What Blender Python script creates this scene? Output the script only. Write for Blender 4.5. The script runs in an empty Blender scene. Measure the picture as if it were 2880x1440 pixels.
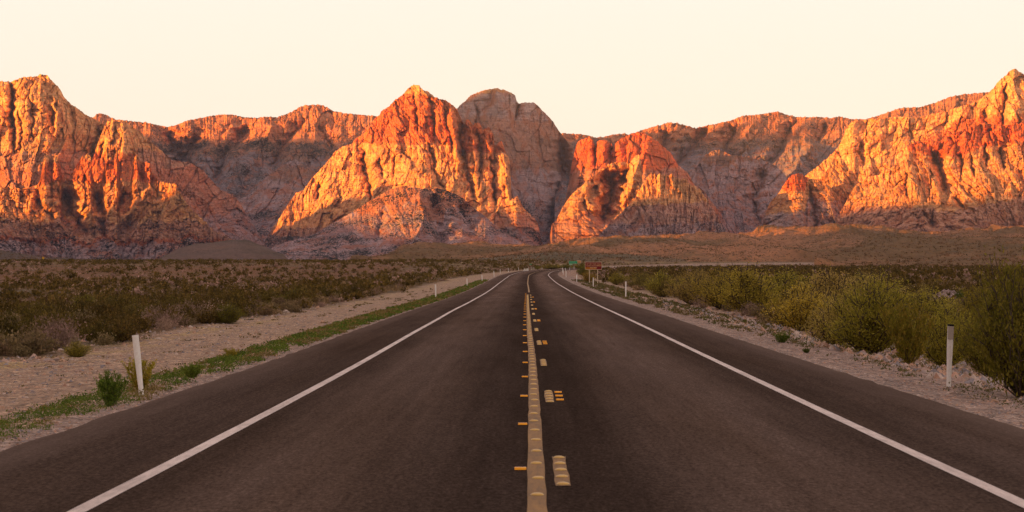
import bpy, math, random
import numpy as np
from mathutils import Vector, Matrix
scene = bpy.context.scene
COL = scene.collection
R = math.radians

# ---------------------------------------------------------------- camera
F = 6000.0            # focal length in photo pixels (2880 wide)
CX, HY, CZ = 1440.0, 735.0, 1.8
cam_data = bpy.data.cameras.new('camera')
cam = bpy.data.objects.new('camera', cam_data); COL.objects.link(cam)
cam_data.sensor_width = 36.0
cam_data.lens = 36.0 * F / 2880.0
cam_data.shift_y = 15.0 / 2880.0
cam_data.clip_start = 0.5; cam_data.clip_end = 30000
cam_data.dof.use_dof = True
cam_data.dof.focus_distance = 160.0
cam_data.dof.aperture_fstop = 7.0
cam.location = (0, 0, CZ)
cam.rotation_euler = (R(90), 0, 0)
scene.camera = cam

# ---------------------------------------------------------------- light
SUN_AZ = R(55)        # to the left of straight behind the camera
SUN_EL = R(6.0)
TOSUN = Vector((-math.sin(SUN_AZ)*math.cos(SUN_EL), -math.cos(SUN_AZ)*math.cos(SUN_EL), math.sin(SUN_EL)))
sd = bpy.data.lights.new('sun', 'SUN'); sun = bpy.data.objects.new('sun', sd); COL.objects.link(sun)
sd.energy = 5.0; sd.angle = R(0.5); sd.color = (1.0, 0.385, 0.05)
sun.rotation_euler = TOSUN.to_track_quat('Z', 'Y').to_euler()
world = bpy.data.worlds.new('World'); scene.world = world; world.use_nodes = True
wt = world.node_tree; wt.nodes.clear()
wo = wt.nodes.new('ShaderNodeOutputWorld'); bg = wt.nodes.new('ShaderNodeBackground')
sky = wt.nodes.new('ShaderNodeTexSky'); sky.sky_type = 'NISHITA'; sky.sun_disc = False
sky.sun_elevation = SUN_EL; sky.sun_rotation = math.atan2(TOSUN.x, TOSUN.y)
# thin bright cream dawn cloud low over the horizon, dim mauve overhead
tc = wt.nodes.new('ShaderNodeTexCoord'); sp = wt.nodes.new('ShaderNodeSeparateXYZ'); wt.links.new(tc.outputs['Generated'], sp.inputs[0])
rp = wt.nodes.new('ShaderNodeValToRGB'); cr = rp.color_ramp; cr.elements.new(0.5); cr.elements.new(0.5); cr.elements.new(0.5)
for e, (p, c) in zip(cr.elements, [(0.0, (1.0, 0.84, 0.62)), (0.06, (1.0, 0.87, 0.70)), (0.14, (1.0, 0.90, 0.79)), (0.32, (0.74, 0.585, 0.53)), (1.0, (0.37, 0.29, 0.32))]):
    e.position = p; e.color = (*c, 1)
wt.links.new(sp.outputs[2], rp.inputs[0])
mul = wt.nodes.new('ShaderNodeMix'); mul.data_type = 'RGBA'; mul.blend_type = 'ADD'; mul.inputs[0].default_value = 1.0
scl = wt.nodes.new('ShaderNodeMix'); scl.data_type = 'RGBA'; scl.blend_type = 'MULTIPLY'; scl.inputs[0].default_value = 1.0; scl.inputs[7].default_value = (0.03, 0.03, 0.03, 1)
sc2 = wt.nodes.new('ShaderNodeMix'); sc2.data_type = 'RGBA'; sc2.blend_type = 'MULTIPLY'; sc2.inputs[0].default_value = 1.0; sc2.inputs[7].default_value = (3.9, 3.9, 3.9, 1)
wt.links.new(sky.outputs[0], scl.inputs[6]); wt.links.new(rp.outputs[0], sc2.inputs[6])
wt.links.new(sc2.outputs[2], mul.inputs[6]); wt.links.new(scl.outputs[2], mul.inputs[7]); wt.links.new(mul.outputs[2], bg.inputs[0])
bg.inputs[1].default_value = 0.1
wt.links.new(bg.outputs[0], wo.inputs[0])
scene.view_settings.view_transform = 'Standard'; scene.view_settings.look = 'None'
scene.view_settings.exposure = 1.5; scene.view_settings.gamma = 1.0
scene.render.engine = 'CYCLES'
scene.cycles.max_bounces = 6; scene.cycles.diffuse_bounces = 2; scene.cycles.transparent_max_bounces = 4

# ---------------------------------------------------------------- numpy noise
def _h(ix, iy, s):
    n = (ix.astype(np.int64)*374761393 + iy.astype(np.int64)*668265263 + s*2147483647*31) & 0xffffffff
    n = ((n ^ (n >> 13)) * 1274126177) & 0xffffffff
    n = n ^ (n >> 16)
    return n
def pn(x, y, s=0):
    """gradient noise, about -1..1"""
    x = np.asarray(x, float); y = np.asarray(y, float)
    ix = np.floor(x); iy = np.floor(y); fx = x-ix; fy = y-iy
    ux = fx*fx*fx*(fx*(fx*6-15)+10); uy = fy*fy*fy*(fy*(fy*6-15)+10)
    def g(a, b):
        n = _h(ix+a, iy+b, s); t = (n & 0xffff) * (2*math.pi/65536.0)
        return np.cos(t)*(fx-a) + np.sin(t)*(fy-b)
    n0 = g(0, 0)*(1-ux) + g(1, 0)*ux
    n1 = g(0, 1)*(1-ux) + g(1, 1)*ux
    return (n0*(1-uy) + n1*uy)*1.5
def fb(x, y, s=0, o=4, g=0.5):
    t = 0; a = 1
    for i in range(o):
        t = t + a*pn(x*2**i+i*17.3, y*2**i-i*9.1, s+i); a *= g
    return t
def sst(x, a, b):
    t = np.clip((np.asarray(x, float)-a)/(b-a), 0, 1); return t*t*(3-2*t)

# ---------------------------------------------------------------- object helpers
def tag(o, label=None, cat=None, group=None, kind=None):
    if label: o['label'] = label
    if cat: o['category'] = cat
    if group: o['group'] = group
    if kind: o['kind'] = kind
    return o
def empty(name, loc=(0, 0, 0), rz=0):
    o = bpy.data.objects.new(name, None); COL.objects.link(o); o.location = loc; o.rotation_euler = (0, 0, rz)
    o.empty_display_size = 0.1
    return o
def mesh_np(name, V, Fq, mat=None, col=None, uv=None, smooth=False, parent=None, link=True):
    """V (n,3), Fq (m,k) equal-size faces or list of such arrays"""
    V = np.ascontiguousarray(V, dtype=np.float32)
    fl = Fq if isinstance(Fq, list) else [Fq]
    fl = [np.asarray(f, dtype=np.int32) for f in fl if len(f)]
    me = bpy.data.meshes.new(name)
    me.vertices.add(len(V)); me.vertices.foreach_set('co', V.ravel())
    li = np.concatenate([f.ravel() for f in fl]); tot = np.concatenate([np.full(len(f), f.shape[1], np.int32) for f in fl])
    st = np.concatenate([[0], np.cumsum(tot)[:-1]]).astype(np.int32)
    me.loops.add(len(li)); me.loops.foreach_set('vertex_index', li)
    me.polygons.add(len(tot)); me.polygons.foreach_set('loop_start', st); me.polygons.foreach_set('loop_total', tot)
    me.polygons.foreach_set('use_smooth', np.full(len(tot), smooth, bool))
    if col is not None:
        c = np.ones((len(V), 4), np.float32); c[:, :col.shape[1]] = col
        at = me.color_attributes.new('Col', 'FLOAT_COLOR', 'POINT'); at.data.foreach_set('color', c.ravel())
    if uv is not None:
        ul = me.uv_layers.new(name='UVMap'); ul.data.foreach_set('uv', np.ascontiguousarray(uv[li], dtype=np.float32).ravel())
    me.update(calc_edges=True)
    if mat: me.materials.append(mat)
    if not link: return me
    o = bpy.data.objects.new(name, me); COL.objects.link(o)
    if parent: o.parent = parent
    return o
def gridf(nr, nc):
    i = np.arange(nr-1)[:, None]*nc + np.arange(nc-1)[None, :]
    return np.stack([i, i+1, i+nc+1, i+nc], -1).reshape(-1, 4)

# ---------------------------------------------------------------- material helpers
class NT:
    def __init__(s, name):
        s.m = bpy.data.materials.new(name); s.m.use_nodes = True; s.t = s.m.node_tree; s.t.nodes.clear()
        s.o = s.n('ShaderNodeOutputMaterial'); s.b = s.n('ShaderNodeBsdfPrincipled'); s.l(s.b.outputs[0], s.o.inputs[0])
        s.b.inputs['Specular IOR Level'].default_value = 0.2; s.b.inputs['Roughness'].default_value = 0.9
    def n(s, ty, **k):
        nd = s.t.nodes.new(ty)
        for a, b in k.items(): setattr(nd, a, b)
        return nd
    def l(s, a, b): s.t.links.new(a, b)
    def val(s, sock, v):
        if hasattr(v, 'default_value') and not isinstance(v, (int, float, tuple)): s.l(v, sock)
        else: sock.default_value = v
    def mix(s, f, a, b, mode='MIX'):
        m = s.n('ShaderNodeMix', data_type='RGBA', blend_type=mode)
        s.val(m.inputs[0], f); s.val(m.inputs[6], a); s.val(m.inputs[7], b); return m.outputs[2]
    def math(s, op, a, b=0.0, clamp=False):
        m = s.n('ShaderNodeMath', operation=op, use_clamp=clamp); s.val(m.inputs[0], a); s.val(m.inputs[1], b); return m.outputs[0]
    def noise(s, vec, scale, detail=4, rough=0.55, dist=0.0):
        m = s.n('ShaderNodeTexNoise'); m.inputs['Scale'].default_value = scale; m.inputs['Detail'].default_value = detail
        m.inputs['Roughness'].default_value = rough; m.inputs['Distortion'].default_value = dist
        if vec is not None: s.l(vec, m.inputs['Vector'])
        return m.outputs['Fac']
    def voro(s, vec, scale, feature='F1', out='Distance', rnd=1.0):
        m = s.n('ShaderNodeTexVoronoi', feature=feature); m.inputs['Scale'].default_value = scale; m.inputs['Randomness'].default_value = rnd
        if vec is not None: s.l(vec, m.inputs['Vector'])
        return m.outputs[out]
    def ramp(s, fac, stops, interp='LINEAR'):
        r = s.n('ShaderNodeValToRGB'); cr = r.color_ramp; cr.interpolation = interp
        while len(cr.elements) < len(stops): cr.elements.new(0.5)
        for e, (p, c) in zip(cr.elements, stops):
            e.position = p; e.color = (c, c, c, 1) if isinstance(c, (int, float)) else (*c[:3], 1)
        s.l(fac, r.inputs[0]); return r.outputs[0]
    def mapr(s, v, a, b, c, d):
        m = s.n('ShaderNodeMapRange'); s.l(v, m.inputs[0])
        for i, q in enumerate((a, b, c, d)): m.inputs[i+1].default_value = q
        return m.outputs[0]
    def obj(s): return s.n('ShaderNodeTexCoord').outputs['Object']
    def uv(s): return s.n('ShaderNodeTexCoord').outputs['UV']
    def scale(s, vec, x, y, z):
        m = s.n('ShaderNodeMapping'); m.inputs['Scale'].default_value = (x, y, z); s.l(vec, m.inputs['Vector']); return m.outputs[0]
    def attr(s, name='Col'):
        return s.n('ShaderNodeAttribute', attribute_name=name)
    def bump(s, h, strength, dist):
        m = s.n('ShaderNodeBump'); m.inputs['Strength'].default_value = strength; m.inputs['Distance'].default_value = dist
        s.l(h, m.inputs['Height']); s.l(m.outputs[0], s.b.inputs['Normal'])
    def col(s, c): s.val(s.b.inputs['Base Color'], c)
    def rough(s, r): s.val(s.b.inputs['Roughness'], r)

def plain(name, c, rough=0.6, var=0.12, sc=6.0, metal=0.0):
    t = NT(name); o = t.obj(); n = t.noise(o, sc, 5, 0.65)
    t.col(t.mix(t.mapr(n, 0.35, 0.7, 0, 1), tuple([x*(1-var) for x in c])+(1,), tuple([min(1, x*(1+var)) for x in c])+(1,)))
    t.rough(rough); t.b.inputs['Metallic'].default_value = metal
    return t.m

def rock_mat():
    t = NT('layered_rock'); a = t.attr(); o = t.obj()
    n1 = t.noise(o, 0.02, 8, 0.62); n2 = t.noise(t.scale(o, 0.05, 0.05, 0.35), 1.0, 6, 0.6)
    n3 = t.noise(t.scale(o, 0.22, 0.22, 0.05), 1.0, 5, 0.65)
    c = t.mix(1.0, a.outputs['Color'], t.ramp(n1, [(0.3, 0.62), (0.5, 1.0), (0.72, 1.3)]), 'MULTIPLY')
    c = t.mix(1.0, c, t.ramp(n2, [(0.3, 0.78), (0.5, 1.0), (0.7, 1.15)]), 'MULTIPLY')
    c = t.mix(1.0, c, t.ramp(n3, [(0.33, 0.6), (0.47, 1.0), (0.7, 1.12)]), 'MULTIPLY')
    strat = t.noise(t.scale(o, 0.004, 0.004, 0.5), 1.0, 4, 0.7)
    c = t.mix(1.0, c, t.ramp(strat, [(0.35, 0.78), (0.5, 1.0), (0.65, 1.16)]), 'MULTIPLY')
    # iron stains
    st = t.noise(t.scale(o, 0.03, 0.03, 0.012), 1.0, 6, 0.6, 0.6)
    c = t.mix(t.mapr(st, 0.47, 0.62, 0, 0.62), c, (0.46, 0.155, 0.06, 1))
    # shrubs and pines on ledges and slopes: alpha = how much grows there
    v = t.voro(t.scale(o, 1, 1, 1.3), 0.13); v2 = t.voro(o, 0.28)
    vv = t.math('MINIMUM', v, v2)
    patch = t.noise(o, 0.012, 6, 0.65)
    thr = t.math('MULTIPLY', a.outputs['Alpha'], t.mapr(patch, 0.38, 0.62, 0.4, 1.3))
    m = t.math('MULTIPLY', t.math('SUBTRACT', t.math('MULTIPLY', thr, 0.62), vv), 9.0, True)
    c = t.mix(m, c, (0.035, 0.036, 0.028, 1))
    t.col(c); t.rough(0.95); t.b.inputs['Specular IOR Level'].default_value = 0.05
    h = t.math('ADD', t.noise(o, 0.09, 8, 0.7), t.math('MULTIPLY', t.noise(t.scale(o, 0.3, 0.3, 0.08), 1.0, 6, 0.7), 0.6))
    t.bump(h, 1.0, 5.0)
    return t.m
ROCK = rock_mat()

# ---------------------------------------------------------------- relief mountains
def zat(py, r): return CZ + (HY-py)*r/F
def billow(x, y, s): return np.abs(pn(x, y, s))
def worley(x, y, s):
    """broken facets: per-cell step and tilt, and distance to the crack between cells"""
    ix = np.floor(x); iy = np.floor(y); f1 = np.full(x.shape, 9.0); f2 = f1.copy(); st = np.zeros(x.shape)
    for a in (-1, 0, 1):
        for b in (-1, 0, 1):
            n = _h(ix+a, iy+b, s); rx_ = (n & 1023)/1023.0; ry_ = ((n >> 10) & 1023)/1023.0; q = ((n >> 20) & 255)/255.0; q2 = ((n >> 5) & 255)/255.0-0.5; q3 = ((n >> 15) & 255)/255.0-0.5
            dx = x-(ix+a+rx_); dy = y-(iy+b+ry_); d = np.hypot(dx, dy); m = d < f1
            f2 = np.where(m, f1, np.minimum(f2, d)); st = np.where(m, q+1.3*q2*dx+0.9*q3*dy, st); f1 = np.where(m, d, f1)
    return st, f2-f1
def rockdisp(px, py, s, A=1.0, fx=1.0, low=0.0):
    """metres toward the viewer: rounded buttresses parted by sharp clefts; low=1 gives broken blocky rock"""
    wx = px + 0.5*(py-400)*pn(px/240, py/420, s+64) + 26*pn(px/85, py/105, s+50) + 8*pn(px/24, py/26, s+51) + 3*pn(px/9, py/8, s+53); wy = py + 22*pn(px/60, py/60, s+52)
    d = 44*billow(wx/(60*fx), wy/210, s) + 15*billow(wx/(27*fx), wy/90, s+1) + 7*billow(wx/(12*fx), wy/40, s+2)
    vx = px + 16*pn(px/110, py/130, s+60) + 1.6*pn(px/11, py/14, s+61) + 0.42*(py-400)*pn(px/260, py/420, s+62); vy = py + 8*pn(px/80, py/90, s+63)
    w1, e1 = worley(vx/(30*fx), vy/75, s+11); w2, e2 = worley(vx/(12*fx), vy/27, s+12); w3, e3 = worley(vx/5.2, vy/9.5, s+13); w4, e4 = worley(vx/2.9, vy/4.2, s+16)
    d = d + 36*w1 + 15*w2 + 5*w3 + 2.2*w4 - 12*np.exp(-e1*18) - 7*np.exp(-e2*10) - 3*np.exp(-e3*7)
    led = np.floor(wy/8.0+2*pn(wx/120, wy/60, s+4))%2*2.4 + pn(wx/140, wy/9.0, s+5)*2.5
    b1, g1 = worley(vx/15, vy/17, s+14); b2, g2 = worley(vx/7, vy/7.5, s+15)
    blk = 19*b1 - 10*np.exp(-g1*8) + 7*b2 - 4*np.exp(-g2*6)
    return A*(d*(1-low*0.5) + led + low*blk)
def poly(pts, x):
    p = np.array(pts, float); return np.interp(x, p[:, 0], p[:, 1])
def seg_d(px, py, pts):
    """distance in px to a polyline and side"""
    best = np.full(px.shape, 1e9); side = np.zeros(px.shape)
    for i, ((x0, y0), (x1, y1)) in enumerate(zip(pts[:-1], pts[1:])):
        dx, dy = x1-x0, y1-y0; t = np.clip(((px-x0)*dx+(py-y0)*dy)/(dx*dx+dy*dy+1e-9), 0, 1)
        ex, ey = px-(x0+t*dx), py-(y0+t*dy); d = np.hypot(ex, ey)
        m = d < best; best = np.where(m, d, best); side = np.where(m, (i+t)/(len(pts)-1.0), side)
    return best, side
def relief(label, sil, base, r0, r1, k=1.0, disp=None, col=None, macro=None, feats=(), jag=2.2, step=1.7, seed=0, mat=None, name='mountain', back=500.0, drop=0.45, zb=0.0):
    sil = sorted(sil); x0, x1 = sil[0][0], sil[-1][0]
    xs = np.arange(x0, x1+0.01, step); nx = len(xs)
    top = poly(sil, xs) - jag*(fb(xs/9.0, xs*0+seed, seed+90, 4, 0.7)) ; bs = poly(base, xs) if isinstance(base, (list, tuple)) else np.full(nx, float(base))
    top = np.minimum(top, bs-0.5)
    nr = int(np.max(bs-top)/step)+2
    v = np.linspace(0, 1, nr)[:, None]
    PY = bs[None, :] + (top-bs)[None, :]*v; PX = np.repeat(xs[None, :], nr, 0)
    kk = max(3, int(46/step)); hfp = np.pad(bs-top, kk, mode='edge'); ker = np.hanning(2*kk+1); hfs = np.convolve(hfp, ker/ker.sum(), 'same')[kk:-kk]
    hf = hfs[None, :]/np.max(hfs)          # low parts of the outline are nearer the foot in depth too
    r = r0 + (r1-r0)*(v**k)*np.sqrt(np.clip(hf, 0.02, 1))
    if macro is not None: r = r + macro(PX, PY)
    if disp is not None: r = r - disp(PX, PY)
    for (pts, w, dep) in feats:
        d, q = seg_d(PX + 7*pn(PX/40, PY/22, 7) + 3*pn(PX/11, PY/9, 8), PY + 6*pn(PX/14, PY/30, 9), pts)
        ww = 0.8*w*(0.35+0.75*np.sin(math.pi*np.clip(q*0.75+0.2, 0, 1)))*(1+0.5*pn(PX/30, PY/14, 10)); r = r + dep*0.85*np.exp(-(d/ww)**1.25)*np.clip(np.minimum(q*6+0.25, (1-q)*6+0.25), 0, 1)
    X = (PX-CX)*r/F; Z = zat(PY, r)
    if zb: Z = Z + zb*(fb(X/90, r/210, seed+33, 4, 0.55))*sst(v, 0.0, 0.15)
    C = np.ones((nr, nx, 4)); C[:] = (0.5, 0.35, 0.22, 0.3)
    if col is not None: C[:] = col(PX, PY, v+0*PX)
    # the far side falls away behind the crest
    nb = 10; Xb = []; Yb = []; Zb = []
    for j in range(1, nb+1):
        q = j/nb; rr = r[-1]+back*q
        Xb.append(X[-1]*(rr/r[-1])); Yb.append(rr + 12*pn(xs/30, xs*0+j, seed+5)); Zb.append(Z[-1] - drop*back*q**1.15 + 8*pn(xs/22, xs*0+j*0.7, seed+6)*q)
    X = np.vstack([X]+Xb); Y = np.vstack([r]+Yb); Z = np.vstack([Z]+Zb); C = np.concatenate([C, np.repeat(C[-1:], nb, 0)], 0)
    V = np.stack([X, Y, Z], -1).reshape(-1, 3)
    o = mesh_np(name, V, gridf(nr+nb, nx), mat or ROCK, C.reshape(-1, 4), smooth=False)
    tag(o, label, None, None, 'structure'); return o

CREAM = np.array([0.88, 0.47, 0.20]); RED = np.array([0.66, 0.165, 0.06]); PINK = np.array([0.60, 0.31, 0.21]); GREY = np.array([0.40, 0.29, 0.285]); BROWN = np.array([0.30, 0.17, 0.12]); RIM = np.array([0.66, 0.27, 0.13]); DARK = np.array([0.17, 0.115, 0.09])
def bands(stops, wav=6.0, seed=0):
    """stops: (py, rgb, veg) going down; wavy, fairly sharp strata"""
    def f(PX, PY, v):
        y = PY + 1.6*wav*fb(PX/70, PY/200, seed+70, 5, 0.6) + 3.5*pn(PX/9, PY/12, seed+71)
        C = np.zeros(PX.shape+(4,)); C[..., :3] = stops[0][1]; C[..., 3] = stops[0][2]
        for (py, c, g) in stops[1:]:
            m = (sst(y, py-4, py+4)*(0.86+0.14*pn(PX/25, PY/12, seed+72)))[..., None]; C = C*(1-m) + np.array([*c, g])*m
        return C
    return f
# ================================================================ MOUNTAINS (each its own massif, several km away)
# far plateau rims: sunlit crest and shaded slopes put into the colour bands
BGREY = np.array([0.27, 0.225, 0.24])  # cool shade and haze tint mixed into the rear rock colour
def brd(s, A=0.55): return lambda x, y: rockdisp(x, y, s, A, 1.3)
relief('far brown plateau rim between the left cliffs and the central red peak',
  [(225,420),(255,335),(270,322),(280,318),(298,323),(326,336),(372,341),(410,344),(442,351),(470,357),(494,352),(526,339),(582,328),(620,322),(652,322),(690,330),(720,331),(748,328),(780,329),(813,318),(850,297),(883,294),(911,296),(934,311),(967,318),(1018,323),(1046,325),(1067,327),(1100,345),(1200,420)],
  650, 6300, 7300, 0.9, brd(11, 0.75), bands([(200, RIM, 0.6),(400, DARK*1.5, 0.8),(440, BGREY*0.9, 0.6),(520, BGREY*0.8, 0.7)], 12, 1),
  feats=[([(700,350),(640,420),(600,520)], 22, 160), ([(860,330),(790,420),(760,470)], 18, 120), ([(560,380),(520,440),(560,560)], 24, 210), ([(470,370),(500,430),(540,520)], 22, 190), ([(650,420),(700,480)], 26, -110), ([(770,350),(740,400)], 10, -60), ([(900,350),(930,420)], 14, 90)], seed=11)
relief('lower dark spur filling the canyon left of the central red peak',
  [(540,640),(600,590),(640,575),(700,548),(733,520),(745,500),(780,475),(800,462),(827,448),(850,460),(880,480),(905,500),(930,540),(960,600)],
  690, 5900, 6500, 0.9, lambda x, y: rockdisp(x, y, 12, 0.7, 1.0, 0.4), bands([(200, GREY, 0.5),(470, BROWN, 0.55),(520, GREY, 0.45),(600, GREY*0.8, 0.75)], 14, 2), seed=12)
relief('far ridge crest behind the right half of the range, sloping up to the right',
  [(1560,430),(1580,374),(1626,377),(1654,380),(1673,387),(1701,384),(1733,377),(1757,375),(1766,379),(1794,370),(1836,356),(1859,351),(1882,344),(1906,346),(1929,353),(1957,360),(1990,353),(2022,346),(2055,339),(2092,324),(2115,324),(2160,318),(2188,313),(2207,321),(2244,329),(2318,329),(2337,332),(2360,327),(2393,335),(2435,335),(2477,323),(2533,303),(2588,301),(2626,290),(2672,272),(2710,265),(2742,262),(2784,259),(2850,262),(2930,270)],
  650, 6300, 7500, 0.85, brd(13, 0.8), bands([(200, RIM, 0.55),(392, DARK*1.6, 0.7),(420, BGREY, 0.5),(500, BGREY*0.85, 0.65)], 10, 3),
  feats=[([(2070,350),(2040,420),(2080,480)], 24, 190), ([(1880,370),(1860,430)], 20, 150), ([(2290,400),(2250,450),(2200,520)], 26, -120), ([(1990,360),(1940,420),(1900,470)], 24, 210), ([(2230,350),(2190,430),(2150,470)], 18, 160), ([(2330,350),(2290,400)], 14, 120), ([(2120,340),(2090,400),(2040,440)], 14, -60)], seed=13)
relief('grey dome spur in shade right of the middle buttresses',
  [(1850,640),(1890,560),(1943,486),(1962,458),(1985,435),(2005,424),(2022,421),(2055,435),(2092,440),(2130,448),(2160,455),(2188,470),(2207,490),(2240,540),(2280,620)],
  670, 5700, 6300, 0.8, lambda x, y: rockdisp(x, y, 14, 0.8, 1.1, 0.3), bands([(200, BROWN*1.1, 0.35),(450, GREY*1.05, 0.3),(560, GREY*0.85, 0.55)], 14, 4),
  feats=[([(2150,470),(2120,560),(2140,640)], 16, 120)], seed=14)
# domed massif behind the central peak
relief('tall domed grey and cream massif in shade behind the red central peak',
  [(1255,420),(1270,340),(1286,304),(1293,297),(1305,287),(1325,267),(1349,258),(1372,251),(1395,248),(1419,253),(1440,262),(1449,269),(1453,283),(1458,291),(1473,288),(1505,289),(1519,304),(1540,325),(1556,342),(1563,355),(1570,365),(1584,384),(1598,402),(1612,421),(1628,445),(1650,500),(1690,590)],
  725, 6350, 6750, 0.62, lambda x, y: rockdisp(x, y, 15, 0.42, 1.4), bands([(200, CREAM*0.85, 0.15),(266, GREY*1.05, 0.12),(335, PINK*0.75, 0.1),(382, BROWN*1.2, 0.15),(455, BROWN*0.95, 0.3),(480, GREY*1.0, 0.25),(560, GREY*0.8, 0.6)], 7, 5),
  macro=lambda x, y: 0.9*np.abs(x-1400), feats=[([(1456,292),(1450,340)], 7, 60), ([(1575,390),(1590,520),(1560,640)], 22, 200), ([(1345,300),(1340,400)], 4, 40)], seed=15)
# left massif
relief('towering sandstone cliffs at the left edge with a blunt golden summit',
  [(-80,215),(-40,222),(0,228),(28,230),(50,223),(58,218),(88,215),(105,215),(112,208),(133,212),(149,230),(168,248),(179,272),(200,293),(224,309),(242,323),(261,332),(278,341),(292,352),(302,348),(310,339),(345,338),(356,344),(377,360),(400,379),(428,402),(461,430),(484,451),(517,455),(536,458),(573,481),(601,514),(624,537),(652,547),(671,565),(694,602),(720,644),(745,685)],
  690, 5000, 5500, 0.85, lambda x, y: rockdisp(x, y, 21, 0.8, 1.15), bands([(180, CREAM*1.0, 0.08),(330, CREAM*0.92, 0.08),(425, PINK*0.9, 0.1),(470, PINK*0.5+RED*0.3, 0.12),(522, PINK*0.85, 0.35),(600, GREY, 0.6)], 9, 6),
  macro=lambda x, y: 0.75*np.clip(x-130, 0, 220) + 1.3*np.clip(x-350, 0, 400) + 0.6*np.clip(60-x, 0, 200),
  feats=[([(34,240),(36,330),(40,430)], 9, 130), ([(82,255),(90,330),(92,400)], 5, 45), ([(150,262),(160,330),(156,390)], 7, -55), ([(150,300),(142,350)], 4, 40), ([(55,310),(60,420)], 6, 60), ([(285,350),(262,420),(240,480)], 10, 90), ([(318,350),(300,400),(292,480)], 12, -70), ([(340,380),(332,500)], 8, 70)], seed=21)
relief('broken red towers and pale crags along the foot of the left cliffs',
  [(-80,520),(0,530),(28,524),(60,532),(85,526),(105,520),(115,505),(118,470),(124,440),(130,433),(138,438),(146,458),(150,440),(156,433),(162,438),(168,452),(172,480),(178,510),(195,500),(215,465),(233,440),(247,432),(256,442),(259,486),(266,512),(285,512),(292,470),(298,420),(306,408),(328,406),(333,440),(338,500),(346,522),(365,525),(374,470),(379,440),(389,434),(393,452),(402,458),(410,456),(420,460),(426,470),(429,490),(436,488),(440,500),(447,507),(466,514),(494,518),(500,532),(517,560),(540,590),(559,607),(605,649),(652,672),(700,695)],
  738, 4550, 4900, 0.9, lambda x, y: rockdisp(x, y, 22, 0.85, 0.8, 0.5+0.4*sst(y, 510, 560)), 
  bands([(180, CREAM*0.85, 0.05),(452, RED*0.95, 0.05),(512, CREAM*0.9, 0.15),(560, CREAM*0.82, 0.25),(622, PINK*0.8, 0.6),(668, RED*0.6, 0.6),(680, GREY*0.95, 0.7),(700, GREY*0.95, 0.75)], 10, 7),
  macro=lambda x, y: -0.9*np.clip(x-400, 0, 260), back=260, drop=0.8,
  feats=[([(185,530),(200,600),(250,660)], 26, 140), ([(270,540),(290,610),(300,680)], 14, 90), ([(350,540),(330,600)], 10, 70), ([(100,560),(150,620)], 10, 60), ([(330,640),(400,560),(420,530)], 12, -50)], jag=4.5, seed=22)
relief('secondary golden peak with a dark right flank below the left summit',
  [(205,600),(225,545),(243,500),(258,455),(272,412),(284,380),(295,352),(303,342),(312,338),(330,340),(345,338),(353,345),(357,358),(368,376),(378,400),(388,440),(398,500),(412,560),(430,610)],
  700, 5090, 5360, 0.85, lambda x, y: rockdisp(x, y, 24, 0.7, 0.9, 0.15), bands([(180, CREAM*1.02, 0.05),(432, RED*0.95, 0.05),(512, CREAM*0.85, 0.2),(580, GREY, 0.5)], 8, 20),
  macro=lambda x, y: 1.7*np.clip(x-345, 0, 120) + 0.3*np.clip(300-x, 0, 100), feats=[([(325,350),(318,400),(322,470)], 5, 45), ([(290,400),(280,450)], 6, 45)], jag=3.0, seed=24)
# central red peak
relief('central pyramid peak with a red cap over a band of golden cliffs',
  [(741,697),(748,672),(767,640),(790,607),(813,570),(832,544),(855,533),(874,505),(897,481),(925,449),(944,425),(967,411),(990,404),(995,393),(1018,381),(1037,360),(1055,332),(1067,323),(1074,311),(1093,300),(1111,281),(1130,269),(1148,248),(1162,239),(1179,239),(1190,253),(1209,260),(1223,274),(1256,283),(1272,295),(1286,306),(1292,325),(1300,342),(1306,350),(1311,338),(1316,335),(1324,342),(1329,352),(1336,346),(1346,345),(1353,352),(1358,366),(1364,362),(1372,358),(1381,364),(1388,379),(1391,411),(1398,405),(1409,395),(1416,408),(1419,420),(1426,436),(1432,445),(1436,486),(1438,540),(1446,600),(1456,690)],
  710, 4950, 5550, 0.8, lambda x, y: rockdisp(x, y, 31, 0.82, 1.0, 0.25*sst(y, 400, 460)),
  lambda PX, PY, v: bands([(180, CREAM*1.0, 0.05),(268, RED*1.02, 0.06),(403, CREAM*1.08, 0.06),(470, CREAM*1.02, 0.08),(560, CREAM*0.85+RED*0.1, 0.18),(640, PINK*0.8, 0.5),(662, GREY*0.8, 0.8)], 4, 8)(PX, PY-26*sst(PX, 1265, 1300), v),
  macro=lambda x, y: 0.60*np.clip(1190-x, 0, 500) + 0.12*np.clip(x-1230, 0, 170) + 0.6*np.clip(x-1400, 0, 100),
  feats=[([(1293,345),(1300,420),(1318,500),(1335,565)], 12, 95), ([(1268,310),(1280,400),(1292,480)], 9, -60), ([(1198,395),(1214,440),(1222,480),(1236,520),(1252,535)], 9, 75), ([(1018,415),(1024,470),(1040,530),(1046,580)], 10, 85), ([(1065,440),(1078,500)], 6, 50),
         ([(1164,260),(1170,320),(1180,380)], 6, 45), ([(1208,270),(1216,330),(1222,400)], 6, 50), ([(1250,300),(1262,370),(1272,430)], 5, 55), ([(1345,365),(1352,430),(1350,520)], 7, 75), ([(1318,350),(1330,400),(1340,470)], 5, -45), ([(1380,430),(1386,520),(1395,580)], 8, 80), ([(1368,370),(1375,430)], 6, -40), ([(1418,420),(1425,520),(1432,590)], 5, -50),
         ([(900,510),(890,560)], 9, 60), ([(1110,430),(1105,500)], 5, 45), ([(930,600),(945,640)], 8, 60)], jag=2.6, seed=31)
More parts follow.
